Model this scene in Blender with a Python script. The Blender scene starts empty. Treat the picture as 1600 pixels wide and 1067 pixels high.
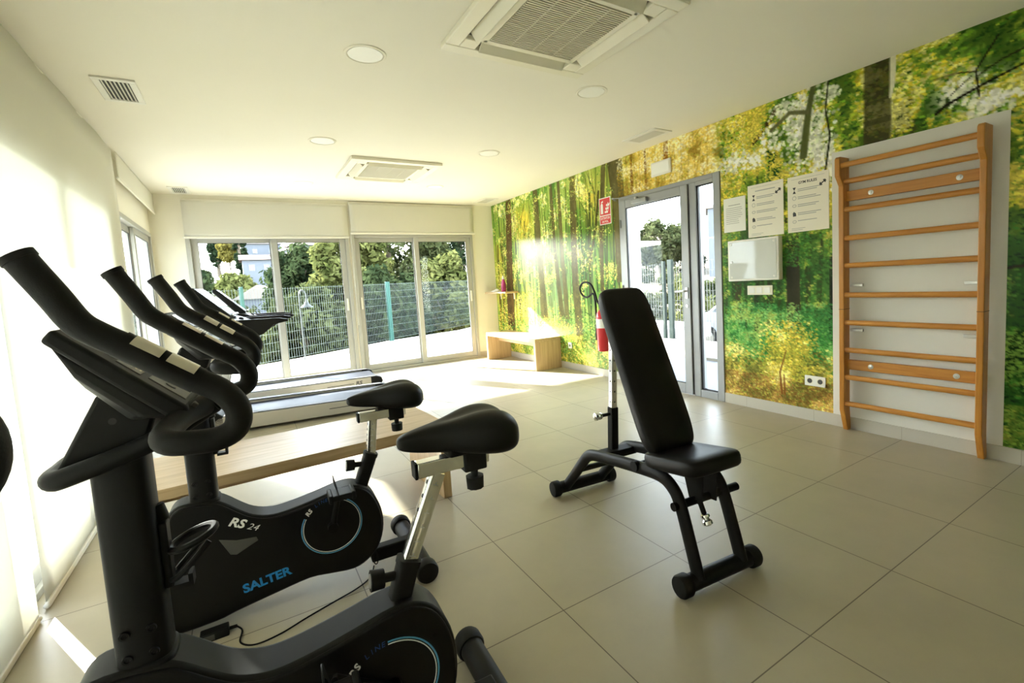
import bpy, bmesh, math, random
import numpy as np
from mathutils import Vector, Matrix, Euler

sc = bpy.context.scene
COL = sc.collection
PI = math.pi
R = math.radians

# ------------------------------------------------------------------ camera
cam_d = bpy.data.cameras.new('camera')
cam = bpy.data.objects.new('camera', cam_d)
COL.objects.link(cam)
right = Vector((0.84623166, -0.52963372, -0.05813869))
up = Vector((0.09394478, 0.0409082, 0.9947366))
fwd = Vector((0.52446769, 0.84723943, -0.08437414))
m = Matrix((right, up, -fwd)).transposed().to_4x4()
m.translation = Vector((-3.81093, 0.0, 1.24688))
cam.matrix_world = m
cam_d.sensor_width = 36.0
cam_d.lens = 16.6743
cam_d.shift_x = -0.026561
cam_d.shift_y = -0.019368
cam_d.clip_start = 0.01
cam_d.clip_end = 400
sc.camera = cam

# ------------------------------------------------------------------ light
SUN_DIR = Vector((0.5, -1.0, -0.5)).normalized()
sun_d = bpy.data.lights.new('sun', 'SUN')
sun_d.energy = 7.0
sun_d.angle = R(0.6)
sun_d.color = (1.0, 0.965, 0.895)
sun = bpy.data.objects.new('sun', sun_d)
COL.objects.link(sun)
sun.rotation_euler = SUN_DIR.to_track_quat('-Z', 'Y').to_euler()
sun.location = (-8, 18, 14)

world = bpy.data.worlds.new('world')
sc.world = world
world.use_nodes = True
wn = world.node_tree
bg = wn.nodes['Background']
sky = wn.nodes.new('ShaderNodeTexSky')
sky.sky_type = 'NISHITA'
sky.sun_disc = False
sky.sun_elevation = R(24)
sky.sun_rotation = math.atan2(-SUN_DIR.x, -SUN_DIR.y)
sky.air_density = 1.0
sky.dust_density = 0.3
sky.ozone_density = 1.0
hsv = wn.nodes.new('ShaderNodeHueSaturation')
hsv.inputs['Saturation'].default_value = 0.45
wn.links.new(sky.outputs[0], hsv.inputs['Color'])
wn.links.new(hsv.outputs[0], bg.inputs[0])
bg.inputs[1].default_value = 0.5

sc.view_settings.view_transform = 'Standard'
sc.view_settings.look = 'None'
sc.view_settings.gamma = 1.0
sc.view_settings.use_curve_mapping = False
sc.view_settings.exposure = 3.0
sc.cycles.use_denoising = True
sc.cycles.max_bounces = 12
sc.cycles.diffuse_bounces = 6
sc.cycles.glossy_bounces = 4
sc.cycles.transparent_max_bounces = 16
sc.cycles.caustics_reflective = False
sc.cycles.caustics_refractive = False
sc.cycles.sample_clamp_indirect = 8.0


# ------------------------------------------------------------------ materials
def lin(c):
    return tuple((x / 12.92) if x <= 0.04045 else ((x + 0.055) / 1.055) ** 2.4 for x in c)


def rgb(r, g, b):
    return lin((r / 255, g / 255, b / 255)) + (1.0,)


def new_mat(name):
    mt = bpy.data.materials.new(name)
    mt.use_nodes = True
    return mt, mt.node_tree, mt.node_tree.nodes['Principled BSDF']


def pmat(name, col, rough=0.5, metal=0.0, spec=0.5, noise=0.0, nscale=40.0, bump=0.0, bscale=200.0, coat=0.0):
    mt, nt, b = new_mat(name)
    b.inputs['Base Color'].default_value = col
    b.inputs['Roughness'].default_value = rough
    b.inputs['Metallic'].default_value = metal
    b.inputs['Specular IOR Level'].default_value = spec
    if coat:
        b.inputs['Coat Weight'].default_value = coat
        b.inputs['Coat Roughness'].default_value = 0.1
    tc = nt.nodes.new('ShaderNodeTexCoord')
    if noise:
        n = nt.nodes.new('ShaderNodeTexNoise')
        n.inputs['Scale'].default_value = nscale
        n.inputs['Detail'].default_value = 4
        nt.links.new(tc.outputs['Object'], n.inputs['Vector'])
        mx = nt.nodes.new('ShaderNodeMix')
        mx.data_type = 'RGBA'
        mx.inputs[6].default_value = tuple(c * (1 - noise) for c in col[:3]) + (1,)
        mx.inputs[7].default_value = tuple(min(1, c * (1 + noise)) for c in col[:3]) + (1,)
        nt.links.new(n.outputs['Fac'], mx.inputs[0])
        nt.links.new(mx.outputs[2], b.inputs['Base Color'])
    if bump:
        n2 = nt.nodes.new('ShaderNodeTexNoise')
        n2.inputs['Scale'].default_value = bscale
        nt.links.new(tc.outputs['Object'], n2.inputs['Vector'])
        bp = nt.nodes.new('ShaderNodeBump')
        bp.inputs['Strength'].default_value = bump
        bp.inputs['Distance'].default_value = 0.002
        nt.links.new(n2.outputs['Fac'], bp.inputs['Height'])
        nt.links.new(bp.outputs[0], b.inputs['Normal'])
    return mt


def wood_mat(name, c1, c2, axis, rough=0.45, scale=1.0):
    """pale wood with grain along the given object axis"""
    mt, nt, b = new_mat(name)
    tc = nt.nodes.new('ShaderNodeTexCoord')
    mp = nt.nodes.new('ShaderNodeMapping')
    s = [14 * scale] * 3
    s[axis] = 0.9 * scale
    mp.inputs['Scale'].default_value = s
    n = nt.nodes.new('ShaderNodeTexNoise')
    n.inputs['Scale'].default_value = 2.5
    n.inputs['Detail'].default_value = 8
    n.inputs['Roughness'].default_value = 0.6
    n.inputs['Distortion'].default_value = 0.6
    rp = nt.nodes.new('ShaderNodeValToRGB')
    rp.color_ramp.elements[0].position = 0.3
    rp.color_ramp.elements[0].color = c2
    rp.color_ramp.elements[1].position = 0.68
    rp.color_ramp.elements[1].color = c1
    nt.links.new(tc.outputs['Object'], mp.inputs[0])
    nt.links.new(mp.outputs[0], n.inputs['Vector'])
    nt.links.new(n.outputs['Fac'], rp.inputs[0])
    nt.links.new(rp.outputs[0], b.inputs['Base Color'])
    b.inputs['Roughness'].default_value = rough
    return mt


def glass_mat(name, tint=(0.96, 0.98, 0.97, 1)):
    mt = bpy.data.materials.new(name)
    mt.use_nodes = True
    nt = mt.node_tree
    nt.nodes.clear()
    o = nt.nodes.new('ShaderNodeOutputMaterial')
    t = nt.nodes.new('ShaderNodeBsdfTransparent')
    t.inputs[0].default_value = tint
    g = nt.nodes.new('ShaderNodeBsdfGlossy')
    g.inputs['Roughness'].default_value = 0.02
    fr = nt.nodes.new('ShaderNodeFresnel')
    fr.inputs[0].default_value = 1.35
    mx = nt.nodes.new('ShaderNodeMixShader')
    ml = nt.nodes.new('ShaderNodeMath')
    ml.operation = 'MULTIPLY'
    ml.inputs[1].default_value = 0.4
    nt.links.new(fr.outputs[0], ml.inputs[0])
    nt.links.new(ml.outputs[0], mx.inputs[0])
    nt.links.new(t.outputs[0], mx.inputs[1])
    nt.links.new(g.outputs[0], mx.inputs[2])
    nt.links.new(mx.outputs[0], o.inputs[0])
    return mt


def fabric_mat(name, col, transl):
    mt = bpy.data.materials.new(name)
    mt.use_nodes = True
    nt = mt.node_tree
    nt.nodes.clear()
    o = nt.nodes.new('ShaderNodeOutputMaterial')
    d = nt.nodes.new('ShaderNodeBsdfDiffuse')
    d.inputs[0].default_value = col
    t = nt.nodes.new('ShaderNodeBsdfTranslucent')
    t.inputs[0].default_value = col
    mx = nt.nodes.new('ShaderNodeMixShader')
    mx.inputs[0].default_value = transl
    nt.links.new(d.outputs[0], mx.inputs[1])
    nt.links.new(t.outputs[0], mx.inputs[2])
    nt.links.new(mx.outputs[0], o.inputs[0])
    return mt


def floor_mat():
    mt, nt, b = new_mat('floor_tiles')
    tc = nt.nodes.new('ShaderNodeTexCoord')
    mp = nt.nodes.new('ShaderNodeMapping')
    mp.inputs['Location'].default_value = (2.8917, -1.4311 + 0.6, 0)
    br = nt.nodes.new('ShaderNodeTexBrick')
    br.offset = 0.0
    br.squash = 1.0
    br.inputs['Scale'].default_value = 1.0
    br.inputs['Brick Width'].default_value = 0.6
    br.inputs['Row Height'].default_value = 0.6
    br.inputs['Mortar Size'].default_value = 0.0022
    br.inputs['Mortar Smooth'].default_value = 0.1
    br.inputs['Color1'].default_value = (0.40, 0.355, 0.255, 1)
    br.inputs['Color2'].default_value = (0.42, 0.372, 0.268, 1)
    br.inputs['Mortar'].default_value = (0.13, 0.105, 0.075, 1)
    n = nt.nodes.new('ShaderNodeTexNoise')
    n.inputs['Scale'].default_value = 2.2
    n.inputs['Detail'].default_value = 7
    n.inputs['Roughness'].default_value = 0.6
    rp = nt.nodes.new('ShaderNodeValToRGB')
    rp.color_ramp.elements[0].color = (0.9, 0.9, 0.9, 1)
    rp.color_ramp.elements[0].position = 0.3
    rp.color_ramp.elements[1].color = (1.06, 1.05, 1.03, 1)
    rp.color_ramp.elements[1].position = 0.7
    mx = nt.nodes.new('ShaderNodeMix')
    mx.data_type = 'RGBA'
    mx.blend_type = 'MULTIPLY'
    mx.inputs[0].default_value = 1.0
    nt.links.new(tc.outputs['Object'], mp.inputs[0])
    nt.links.new(mp.outputs[0], br.inputs['Vector'])
    nt.links.new(tc.outputs['Object'], n.inputs['Vector'])
    nt.links.new(n.outputs['Fac'], rp.inputs[0])
    nt.links.new(br.outputs['Color'], mx.inputs[6])
    nt.links.new(rp.outputs[0], mx.inputs[7])
    nt.links.new(mx.outputs[2], b.inputs['Base Color'])
    b.inputs['Roughness'].default_value = 0.38
    b.inputs['Specular IOR Level'].default_value = 0.45
    return mt


def leaf_mat(name, c1, c2):
    mt, nt, b = new_mat(name)
    nt.nodes.remove(b)
    o = [n for n in nt.nodes if n.type == 'OUTPUT_MATERIAL'][0]
    g = nt.nodes.new('ShaderNodeTexCoord')
    n = nt.nodes.new('ShaderNodeTexNoise')
    n.inputs['Scale'].default_value = 1.7
    n.inputs['Detail'].default_value = 5
    rp = nt.nodes.new('ShaderNodeValToRGB')
    rp.color_ramp.elements[0].position = 0.35
    rp.color_ramp.elements[0].color = c1
    rp.color_ramp.elements[1].position = 0.68
    rp.color_ramp.elements[1].color = c2
    d = nt.nodes.new('ShaderNodeBsdfDiffuse')
    t = nt.nodes.new('ShaderNodeBsdfTranslucent')
    mx = nt.nodes.new('ShaderNodeMixShader')
    mx.inputs[0].default_value = 0.3
    nt.links.new(g.outputs['Object'], n.inputs['Vector'])
    nt.links.new(n.outputs['Fac'], rp.inputs[0])
    nt.links.new(rp.outputs[0], d.inputs[0])
    nt.links.new(rp.outputs[0], t.inputs[0])
    nt.links.new(d.outputs[0], mx.inputs[1])
    nt.links.new(t.outputs[0], mx.inputs[2])
    nt.links.new(mx.outputs[0], o.inputs[0])
    return mt


M = {}
M['wall'] = pmat('cream_wall', (0.82, 0.79, 0.68, 1), 0.75, spec=0.2, noise=0.02, nscale=3)
M['ceiling'] = pmat('cream_ceiling', (0.84, 0.815, 0.725, 1), 0.8, spec=0.2, noise=0.01, nscale=3)
M['panel'] = pmat('white_wall_patch', (0.68, 0.67, 0.62, 1), 0.7, spec=0.2, noise=0.03, nscale=5)
M['floor'] = floor_mat()
M['skirting'] = pmat('pale_skirting_tile', (0.47, 0.445, 0.385, 1), 0.45, noise=0.03, nscale=6)
M['grout'] = pmat('grout', (0.35, 0.32, 0.27, 1), 0.8)
M['alu'] = pmat('grey_aluminium_frame', (0.44, 0.44, 0.41, 1), 0.45, metal=0.2, noise=0.02, nscale=8)
M['alu_door'] = pmat('silver_door_frame', (0.30, 0.31, 0.315, 1), 0.42, metal=0.3, noise=0.02, nscale=8)
M['gasket'] = pmat('black_gasket', (0.02, 0.02, 0.022, 1), 0.6)
M['glass'] = glass_mat('window_glass')
M['blind'] = fabric_mat('blind_fabric', (0.86, 0.85, 0.78, 1), 0.42)
M['blind_bar'] = pmat('blind_bottom_bar', (0.82, 0.80, 0.72, 1), 0.5)
M['white_plastic'] = pmat('white_plastic', (0.80, 0.79, 0.74, 1), 0.4)
M['ivory_plastic'] = pmat('ivory_plastic', (0.80, 0.77, 0.64, 1), 0.45)
M['grille'] = pmat('ivory_grille', (0.62, 0.59, 0.47, 1), 0.6)
M['vent_dark'] = pmat('vent_inside', (0.06, 0.06, 0.055, 1), 0.8)
M['slot_grey'] = pmat('air_slot_grey', (0.28, 0.27, 0.22, 1), 0.7)
M['diffuser'] = pmat('lamp_diffuser', (0.88, 0.88, 0.84, 1), 0.5)
M['oak'] = wood_mat('pale_oak_long', (0.60, 0.44, 0.26, 1), (0.43, 0.295, 0.155, 1), 0, 0.38)
M['oak_v'] = wood_mat('pale_oak_upright', (0.62, 0.455, 0.26, 1), (0.46, 0.315, 0.165, 1), 2, 0.42)
M['oak_edge'] = wood_mat('oak_edge', (0.42, 0.27, 0.13, 1), (0.30, 0.19, 0.09, 1), 0, 0.45)
M['pine_y'] = wood_mat('honey_pine_rail', (0.55, 0.25, 0.045, 1), (0.40, 0.155, 0.024, 1), 1, 0.35)
M['pine_z'] = wood_mat('honey_pine_post', (0.55, 0.25, 0.045, 1), (0.40, 0.155, 0.024, 1), 2, 0.35)
M['foam'] = pmat('black_foam_grip', (0.005, 0.005, 0.005, 1), 0.6, spec=0.22, bump=0.15, bscale=400)
M['satin'] = pmat('black_satin_plastic', (0.0045, 0.0045, 0.0044, 1), 0.5, spec=0.18, bump=0.05, bscale=500)
M['gloss'] = pmat('black_side_plastic', (0.0025, 0.0025, 0.003, 1), 0.4, spec=0.25)
M['dgrey'] = pmat('dark_grey_plastic', (0.010, 0.010, 0.0098, 1), 0.5, spec=0.16)
M['mgrey'] = pmat('mid_grey_plastic', (0.06, 0.06, 0.056, 1), 0.45)
M['steel_black'] = pmat('black_powder_coat', (0.004, 0.004, 0.0042, 1), 0.5, spec=0.16)
M['rubber'] = pmat('black_rubber', (0.0045, 0.0045, 0.0045, 1), 0.6, spec=0.2)
M['vinyl'] = pmat('black_vinyl', (0.0035, 0.0035, 0.0038, 1), 0.45, spec=0.2, bump=0.1, bscale=350)
M['saddle'] = pmat('black_saddle_vinyl', (0.0045, 0.0045, 0.0045, 1), 0.45, spec=0.22, bump=0.08, bscale=300)
M['chrome'] = pmat('chrome', (0.72, 0.73, 0.72, 1), 0.16, metal=1.0)
M['steel'] = pmat('brushed_steel', (0.55, 0.55, 0.53, 1), 0.35, metal=1.0)
M['sensor'] = pmat('pulse_sensor_plate', (0.62, 0.58, 0.48, 1), 0.35, metal=0.7)
M['lcd'] = pmat('display_glass', (0.055, 0.065, 0.055, 1), 0.2)
M['keypad'] = pmat('grey_keypad', (0.085, 0.08, 0.075, 1), 0.4)
M['blue'] = pmat('blue_print', rgb(20, 130, 205), 0.4)
M['blue_dark'] = pmat('deep_blue_print', rgb(30, 75, 140), 0.4)
M['ring_blue'] = pmat('ring_blue_print', rgb(75, 150, 195), 0.4)
M['white_print'] = pmat('white_print', (0.80, 0.80, 0.78, 1), 0.45)
M['grey_print'] = pmat('grey_print', (0.36, 0.36, 0.36, 1), 0.5)
M['black_print'] = pmat('black_print', (0.03, 0.03, 0.03, 1), 0.5)
M['paper'] = pmat('poster_paper', (0.84, 0.80, 0.69, 1), 0.5)
M['paper_white'] = pmat('white_paper', (0.84, 0.84, 0.80, 1), 0.4)
M['red'] = pmat('red_paint', (0.55, 0.02, 0.025, 1), 0.3)
M['red_sign'] = pmat('red_sign_print', (0.62, 0.035, 0.035, 1), 0.4)
M['pink'] = pmat('magenta_bottle', (0.50, 0.05, 0.20, 1), 0.3)
M['cabinet_glass'] = pmat('glossy_cabinet_door', (0.62, 0.64, 0.62, 1), 0.04, spec=0.9)
M['belt'] = pmat('treadmill_belt', (0.010, 0.013, 0.024, 1), 0.5, spec=0.15)
M['tm_silver'] = pmat('silver_side_rail', (0.40, 0.375, 0.32, 1), 0.45, metal=0.2)
M['screen'] = pmat('dark_screen', (0.008, 0.010, 0.014, 1), 0.15, spec=0.3)
M['cloth'] = pmat('white_cloth', (0.82, 0.80, 0.76, 1), 0.85, bump=0.4, bscale=60)
# outside
M['terrace'] = pmat('pale_terrace_concrete', (0.62, 0.60, 0.55, 1), 0.8, noise=0.06, nscale=2)
M['kerb'] = pmat('cream_kerb', (0.17, 0.155, 0.125, 1), 0.8, noise=0.05, nscale=3)
M['lamp_metal'] = pmat('dark_lamp_metal', (0.09, 0.10, 0.10, 1), 0.4, metal=0.5)
M['deck'] = pmat('grey_deck_tile', (0.07, 0.072, 0.078, 1), 0.6, noise=0.08, nscale=4)
M['render_white'] = pmat('white_render', (0.75, 0.76, 0.74, 1), 0.8)
M['fence_green'] = pmat('green_fence_paint', (0.007, 0.066, 0.05, 1), 0.5)
M['fence_dark'] = pmat('dark_green_post', (0.003, 0.012, 0.0095, 1), 0.6, spec=0.2)
M['wire'] = pmat('green_grey_wire', (0.12, 0.15, 0.135, 1), 0.5)
M['wire_dark'] = pmat('dark_wire', (0.03, 0.034, 0.032, 1), 0.5)
M['hill'] = pmat('dry_hillside', (0.115, 0.09, 0.055, 1), 0.9, noise=0.5, nscale=0.35)
M['hill_green'] = pmat('scrub_hillside', (0.05, 0.055, 0.028, 1), 0.95, noise=0.6, nscale=0.25)
M['leaf_a'] = leaf_mat('leaves_olive', (0.0132, 0.0204, 0.0084, 1), (0.0960, 0.1080, 0.0450, 1))
M['leaf_b'] = leaf_mat('leaves_green', (0.0090, 0.0168, 0.0084, 1), (0.0570, 0.0750, 0.0300, 1))
M['leaf_c'] = leaf_mat('leaves_bright', (0.0360, 0.0450, 0.0120, 1), (0.1500, 0.1560, 0.0540, 1))
M['leaf_d'] = leaf_mat('leaves_dark', (0.0060, 0.0120, 0.0072, 1), (0.0300, 0.0450, 0.0210, 1))
M['leaf_y'] = leaf_mat('leaves_yellow', (0.0720, 0.0600, 0.0120, 1), (0.1440, 0.1260, 0.0360, 1))
M['bark'] = pmat('bark', (0.09, 0.07, 0.05, 1), 0.9, noise=0.3, nscale=10)
M['house_white'] = pmat('house_white', (0.085, 0.095, 0.115, 1), 0.8)
M['house_pink'] = pmat('house_salmon', (0.15, 0.085, 0.058, 1), 0.8)
M['roof_tile'] = pmat('terracotta_roof', (0.11, 0.052, 0.034, 1), 0.8, noise=0.2, nscale=3)
M['roof_pale'] = pmat('pale_roof', (0.15, 0.128, 0.11, 1), 0.8, noise=0.1, nscale=3)
M['win_dark'] = pmat('house_window', (0.06, 0.07, 0.09, 1), 0.3)
M['car_paint'] = pmat('silver_car_paint', (0.20, 0.22, 0.25, 1), 0.3, coat=0.4)
M['car_glass'] = pmat('car_window', (0.04, 0.05, 0.06, 1), 0.08)


# ------------------------------------------------------------------ mesh builder
class MB:
    def __init__(s):
        s.v = []
        s.f = []

    def add(s, verts, faces):
        o = len(s.v)
        s.v += [tuple(p) for p in verts]
        s.f += [tuple(i + o for i in f) for f in faces]
        return s

    def box(s, x0, x1, y0, y1, z0, z1, mtx=None):
        x0, x1 = min(x0, x1), max(x0, x1)
        y0, y1 = min(y0, y1), max(y0, y1)
        z0, z1 = min(z0, z1), max(z0, z1)
        vs = [(x0, y0, z0), (x1, y0, z0), (x1, y1, z0), (x0, y1, z0), (x0, y0, z1), (x1, y0, z1), (x1, y1, z1), (x0, y1, z1)]
        if mtx is not None:
            vs = [tuple(mtx @ Vector(p)) for p in vs]
        return s.add(vs, [(0, 3, 2, 1), (4, 5, 6, 7), (0, 1, 5, 4), (1, 2, 6, 5), (2, 3, 7, 6), (3, 0, 4, 7)])

    def ring_loft(s, rings, cap=True, closed=False):
        n = len(rings[0])
        o = len(s.v)
        for r in rings:
            s.v += [tuple(p) for p in r]
        L = len(rings)
        for i in range(L if closed else L - 1):
            a = o + i * n
            b = o + ((i + 1) % L) * n
            for j in range(n):
                k = (j + 1) % n
                s.f.append((a + j, a + k, b + k, b + j))
        if cap and not closed:
            s.f.append(tuple(o + j for j in reversed(range(n))))
            s.f.append(tuple(o + (L - 1) * n + j for j in range(n)))
        return s

    def tube(s, pts, r, seg=12, cap=True, closed=False, prof=None, upv=None):
        """sweep a circle (or profile of (a,b) pairs) along points"""
        pts = [Vector(p) for p in pts]
        L = len(pts)
        rr = r if isinstance(r, (list, tuple)) else [r] * L
        tang = []
        for i in range(L):
            if closed:
                t = pts[(i + 1) % L] - pts[i - 1]
            else:
                t = pts[min(i + 1, L - 1)] - pts[max(i - 1, 0)]
            tang.append(t.normalized())
        u = Vector(upv) if upv is not None else (Vector((0, 0, 1)) if abs(tang[0].z) < 0.9 else Vector((1, 0, 0)))
        rings = []
        for i in range(L):
            t = tang[i]
            u = (Vector(upv) if upv is not None else u)
            u = (u - t * u.dot(t))
            if u.length < 1e-6:
                u = t.orthogonal()
            u.normalize()
            w = t.cross(u)
            if prof is None:
                ring = [pts[i] + (u * math.cos(2 * PI * k / seg) + w * math.sin(2 * PI * k / seg)) * rr[i] for k in range(seg)]
            else:
                ring = [pts[i] + w * a + u * b for a, b in prof]
            rings.append(ring)
        return s.ring_loft(rings, cap, closed)

    def cyl(s, p0, p1, r, seg=20, r1=None):
        return s.tube([p0, p1], [r, r if r1 is None else r1], seg)

    def lathe(s, prof, c=(0, 0, 0), axis='z', seg=28):
        """prof: list of (radius, height)"""
        rings = []
        for (r, h) in prof:
            ring = []
            for k in range(seg):
                a = 2 * PI * k / seg
                p = (r * math.cos(a), r * math.sin(a), h)
                if axis == 'x':
                    p = (h, p[0], p[1])
                elif axis == 'y':
                    p = (p[1], h, p[0])
                ring.append((c[0] + p[0], c[1] + p[1], c[2] + p[2]))
            rings.append(ring)
        return s.ring_loft(rings, True)

    def prism(s, poly, h0, h1, axis='y', inset0=0, inset1=0):
        """extrude polygon. axis y: poly is (x,z); axis x: poly is (y,z); axis z: poly is (x,y)"""
        def put(a, b, h):
            return {'y': (a, h, b), 'x': (h, a, b), 'z': (a, b, h)}[axis]
        n = len(poly)
        o = len(s.v)
        s.v += [put(a, b, h0) for a, b in poly] + [put(a, b, h1) for a, b in poly]
        for j in range(n):
            k = (j + 1) % n
            s.f.append((o + j, o + k, o + n + k, o + n + j))
        s.f.append(tuple(o + j for j in reversed(range(n))))
        s.f.append(tuple(o + n + j for j in range(n)))
        return s

    def sphere(s, c, r, seg=16, rings=10, scale=(1, 1, 1)):
        prof = []
        for i in range(rings + 1):
            a = -PI / 2 + PI * i / rings
            prof.append((max(1e-4, math.cos(a)), math.sin(a)))
        rr = []
        for (q, h) in prof:
            rr.append([(c[0] + r * scale[0] * q * math.cos(2 * PI * k / seg), c[1] + r * scale[1] * q * math.sin(2 * PI * k / seg), c[2] + r * scale[2] * h) for k in range(seg)])
        return s.ring_loft(rr, True)

    def build(s, name, mat, parent=None, bevel=0.0, smooth=True, seg=2, angle=38, loc=None, fix=True):
        me = bpy.data.meshes.new(name)
        me.from_pydata(s.v, [], s.f)
        if fix:
            bm = bmesh.new()
            bm.from_mesh(me)
            bmesh.ops.recalc_face_normals(bm, faces=bm.faces)
            bm.to_mesh(me)
            bm.free()
        me.materials.append(mat)
        if smooth:
            me.shade_smooth()
            me.set_sharp_from_angle(angle=R(angle))
        ob = bpy.data.objects.new(name, me)
        COL.objects.link(ob)
        if parent is not None:
            ob.parent = parent
        if loc is not None:
            ob.location = loc
        if bevel:
            md = ob.modifiers.new('bevel', 'BEVEL')
            md.width = bevel
            md.segments = seg
            md.limit_method = 'ANGLE'
            md.angle_limit = R(40)
        return ob


def box(name, x0, x1, y0, y1, z0, z1, mat, parent=None, bevel=0.0):
    return MB().box(x0, x1, y0, y1, z0, z1).build(name, mat, parent, bevel)


def catmull(P, n=8, closed=False):
    P = [Vector(p) for p in P]
    out = []
    L = len(P)
    rng = range(L if closed else L - 1)
    for i in rng:
        if closed:
            p0, p1, p2, p3 = P[i - 1], P[i], P[(i + 1) % L], P[(i + 2) % L]
        else:
            p1, p2 = P[i], P[i + 1]
            p0 = P[i - 1] if i > 0 else p1 * 2 - p2
            p3 = P[i + 2] if i + 2 < L else p2 * 2 - p1
        for k in range(n):
            t = k / n
            out.append(0.5 * ((2 * p1) + (-p0 + p2) * t + (2 * p0 - 5 * p1 + 4 * p2 - p3) * t * t + (-p0 + 3 * p1 - 3 * p2 + p3) * t ** 3))
    if not closed:
        out.append(P[-1])
    return out


def thing(name, label, cat, loc=(0, 0, 0), rotz=0.0, group=None):
    o = bpy.data.objects.new(name, None)
    o.empty_display_size = 0.1
    COL.objects.link(o)
    o.location = loc
    o.rotation_euler = (0, 0, rotz)
    o['label'] = label
    o['category'] = cat
    if group:
        o['group'] = group
    return o


def tag(o, label, cat, group=None):
    o['label'] = label
    o['category'] = cat
    if group:
        o['group'] = group
    return o


def struct(o):
    o['kind'] = 'structure'
    return o


def dup(root, loc, rotz, label, group=None, scale=None):
    r = root.copy()
    COL.objects.link(r)
    r.location = loc
    r.rotation_euler = (0, 0, rotz)
    r['label'] = label
    if group:
        r['group'] = group
    if scale is not None:
        r.scale = scale
    for ch in list(root.children):
        c = ch.copy()
        COL.objects.link(c)
        c.parent = r
        for g in list(ch.children):
            d = g.copy()
            COL.objects.link(d)
            d.parent = c
    return r


def text(name, body, size, mat, parent, origin, xdir, ydir, align='CENTER', shear=0.0, bold=0.0, extr=0.0004, spacing=1.0, xscale=1.0):
    cu = bpy.data.curves.new(name, 'FONT')
    cu.body = body
    cu.size = size
    cu.align_x = align
    cu.align_y = 'CENTER'
    cu.shear = shear
    cu.offset = bold
    cu.extrude = extr
    cu.space_character = spacing
    cu.resolution_u = 3
    tmp = bpy.data.objects.new(name + '_tmp', cu)
    COL.objects.link(tmp)
    dg = bpy.context.evaluated_depsgraph_get()
    me = bpy.data.meshes.new_from_object(tmp.evaluated_get(dg))
    bpy.data.objects.remove(tmp)
    bpy.data.curves.remove(cu)
    me.name = name
    X = Vector(xdir).normalized()
    Y = Vector(ydir).normalized()
    Z = X.cross(Y).normalized()
    mt = Matrix((X * xscale, Y, Z)).transposed().to_4x4()
    mt.translation = Vector(origin)
    me.transform(mt)
    me.materials.clear()
    me.materials.append(mat)
    ob = bpy.data.objects.new(name, me)
    COL.objects.link(ob)
    ob.parent = parent
    return ob


# ------------------------------------------------------------------ room shell
H = 2.6
YB = 7.53      # back wall
XL = -4.70     # left wall inner face
YF = -1.7      # wall behind the camera
T = 0.22

struct(box('floor', XL - 0.4, 0.3, YF - 0.2, YB + 0.25, -0.1, 0.0, M['floor']))
struct(box('ceiling', XL - 0.3, 0.3, YF - 0.2, YB + 0.3, H, H + 0.15, M['ceiling']))

# right wall with the door opening (y 2.86..4.23, z 0..2.155)
DY0, DY1, DZ = 2.86, 4.235, 2.157
w = MB()
w.box(0, T, YF, DY0, 0, H)
w.box(0, T, DY1, YB + T, 0, H)
w.box(0, T, DY0, DY1, DZ, H)
struct(w.build('wall_right', M['wall']))

# back wall : pillars, lintel
WA0, WA1 = -4.36, -2.40
WB0, WB1 = -2.37, -0.40
WZ = 2.11
w = MB()
w.box(XL - T, WA0, YB, YB + T, 0, H)
w.box(WB1, 0, YB, YB + T, 0, H)
w.box(WA0, WB1, YB, YB + T, WZ, H)
w.box(WA1, WB0, YB, YB + T, 0, WZ)
struct(w.build('wall_back', M['wall']))

# left wall : glazed openings behind the blinds
OPEN = [(-1.0, 5.0), (5.47, 7.40)]
LZ = 2.10
w = MB()
ys = YF
for a, b in OPEN:
    w.box(XL - T, XL, ys, a, 0, H)
    w.box(XL - T, XL, a, b, LZ, H)
    ys = b
w.box(XL - T, XL, ys, YB, 0, H)
struct(w.build('wall_left', M['wall']))
struct(box('wall_front', XL - T, T, YF - T, YF, 0, H, M['wall']))
# shallow roof overhang outside the left glazing
struct(box('trim_1', -5.27, XL - T, YF, YB + T, LZ + 0.02, LZ + 0.20, M['render_white']))
# unseen roof slab added over the terrace to cut off the sun patch indoors
struct(box('trim_3', -5.27, 0.25, YB + T, 9.94, 2.62, 2.82, M['render_white']))


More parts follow.
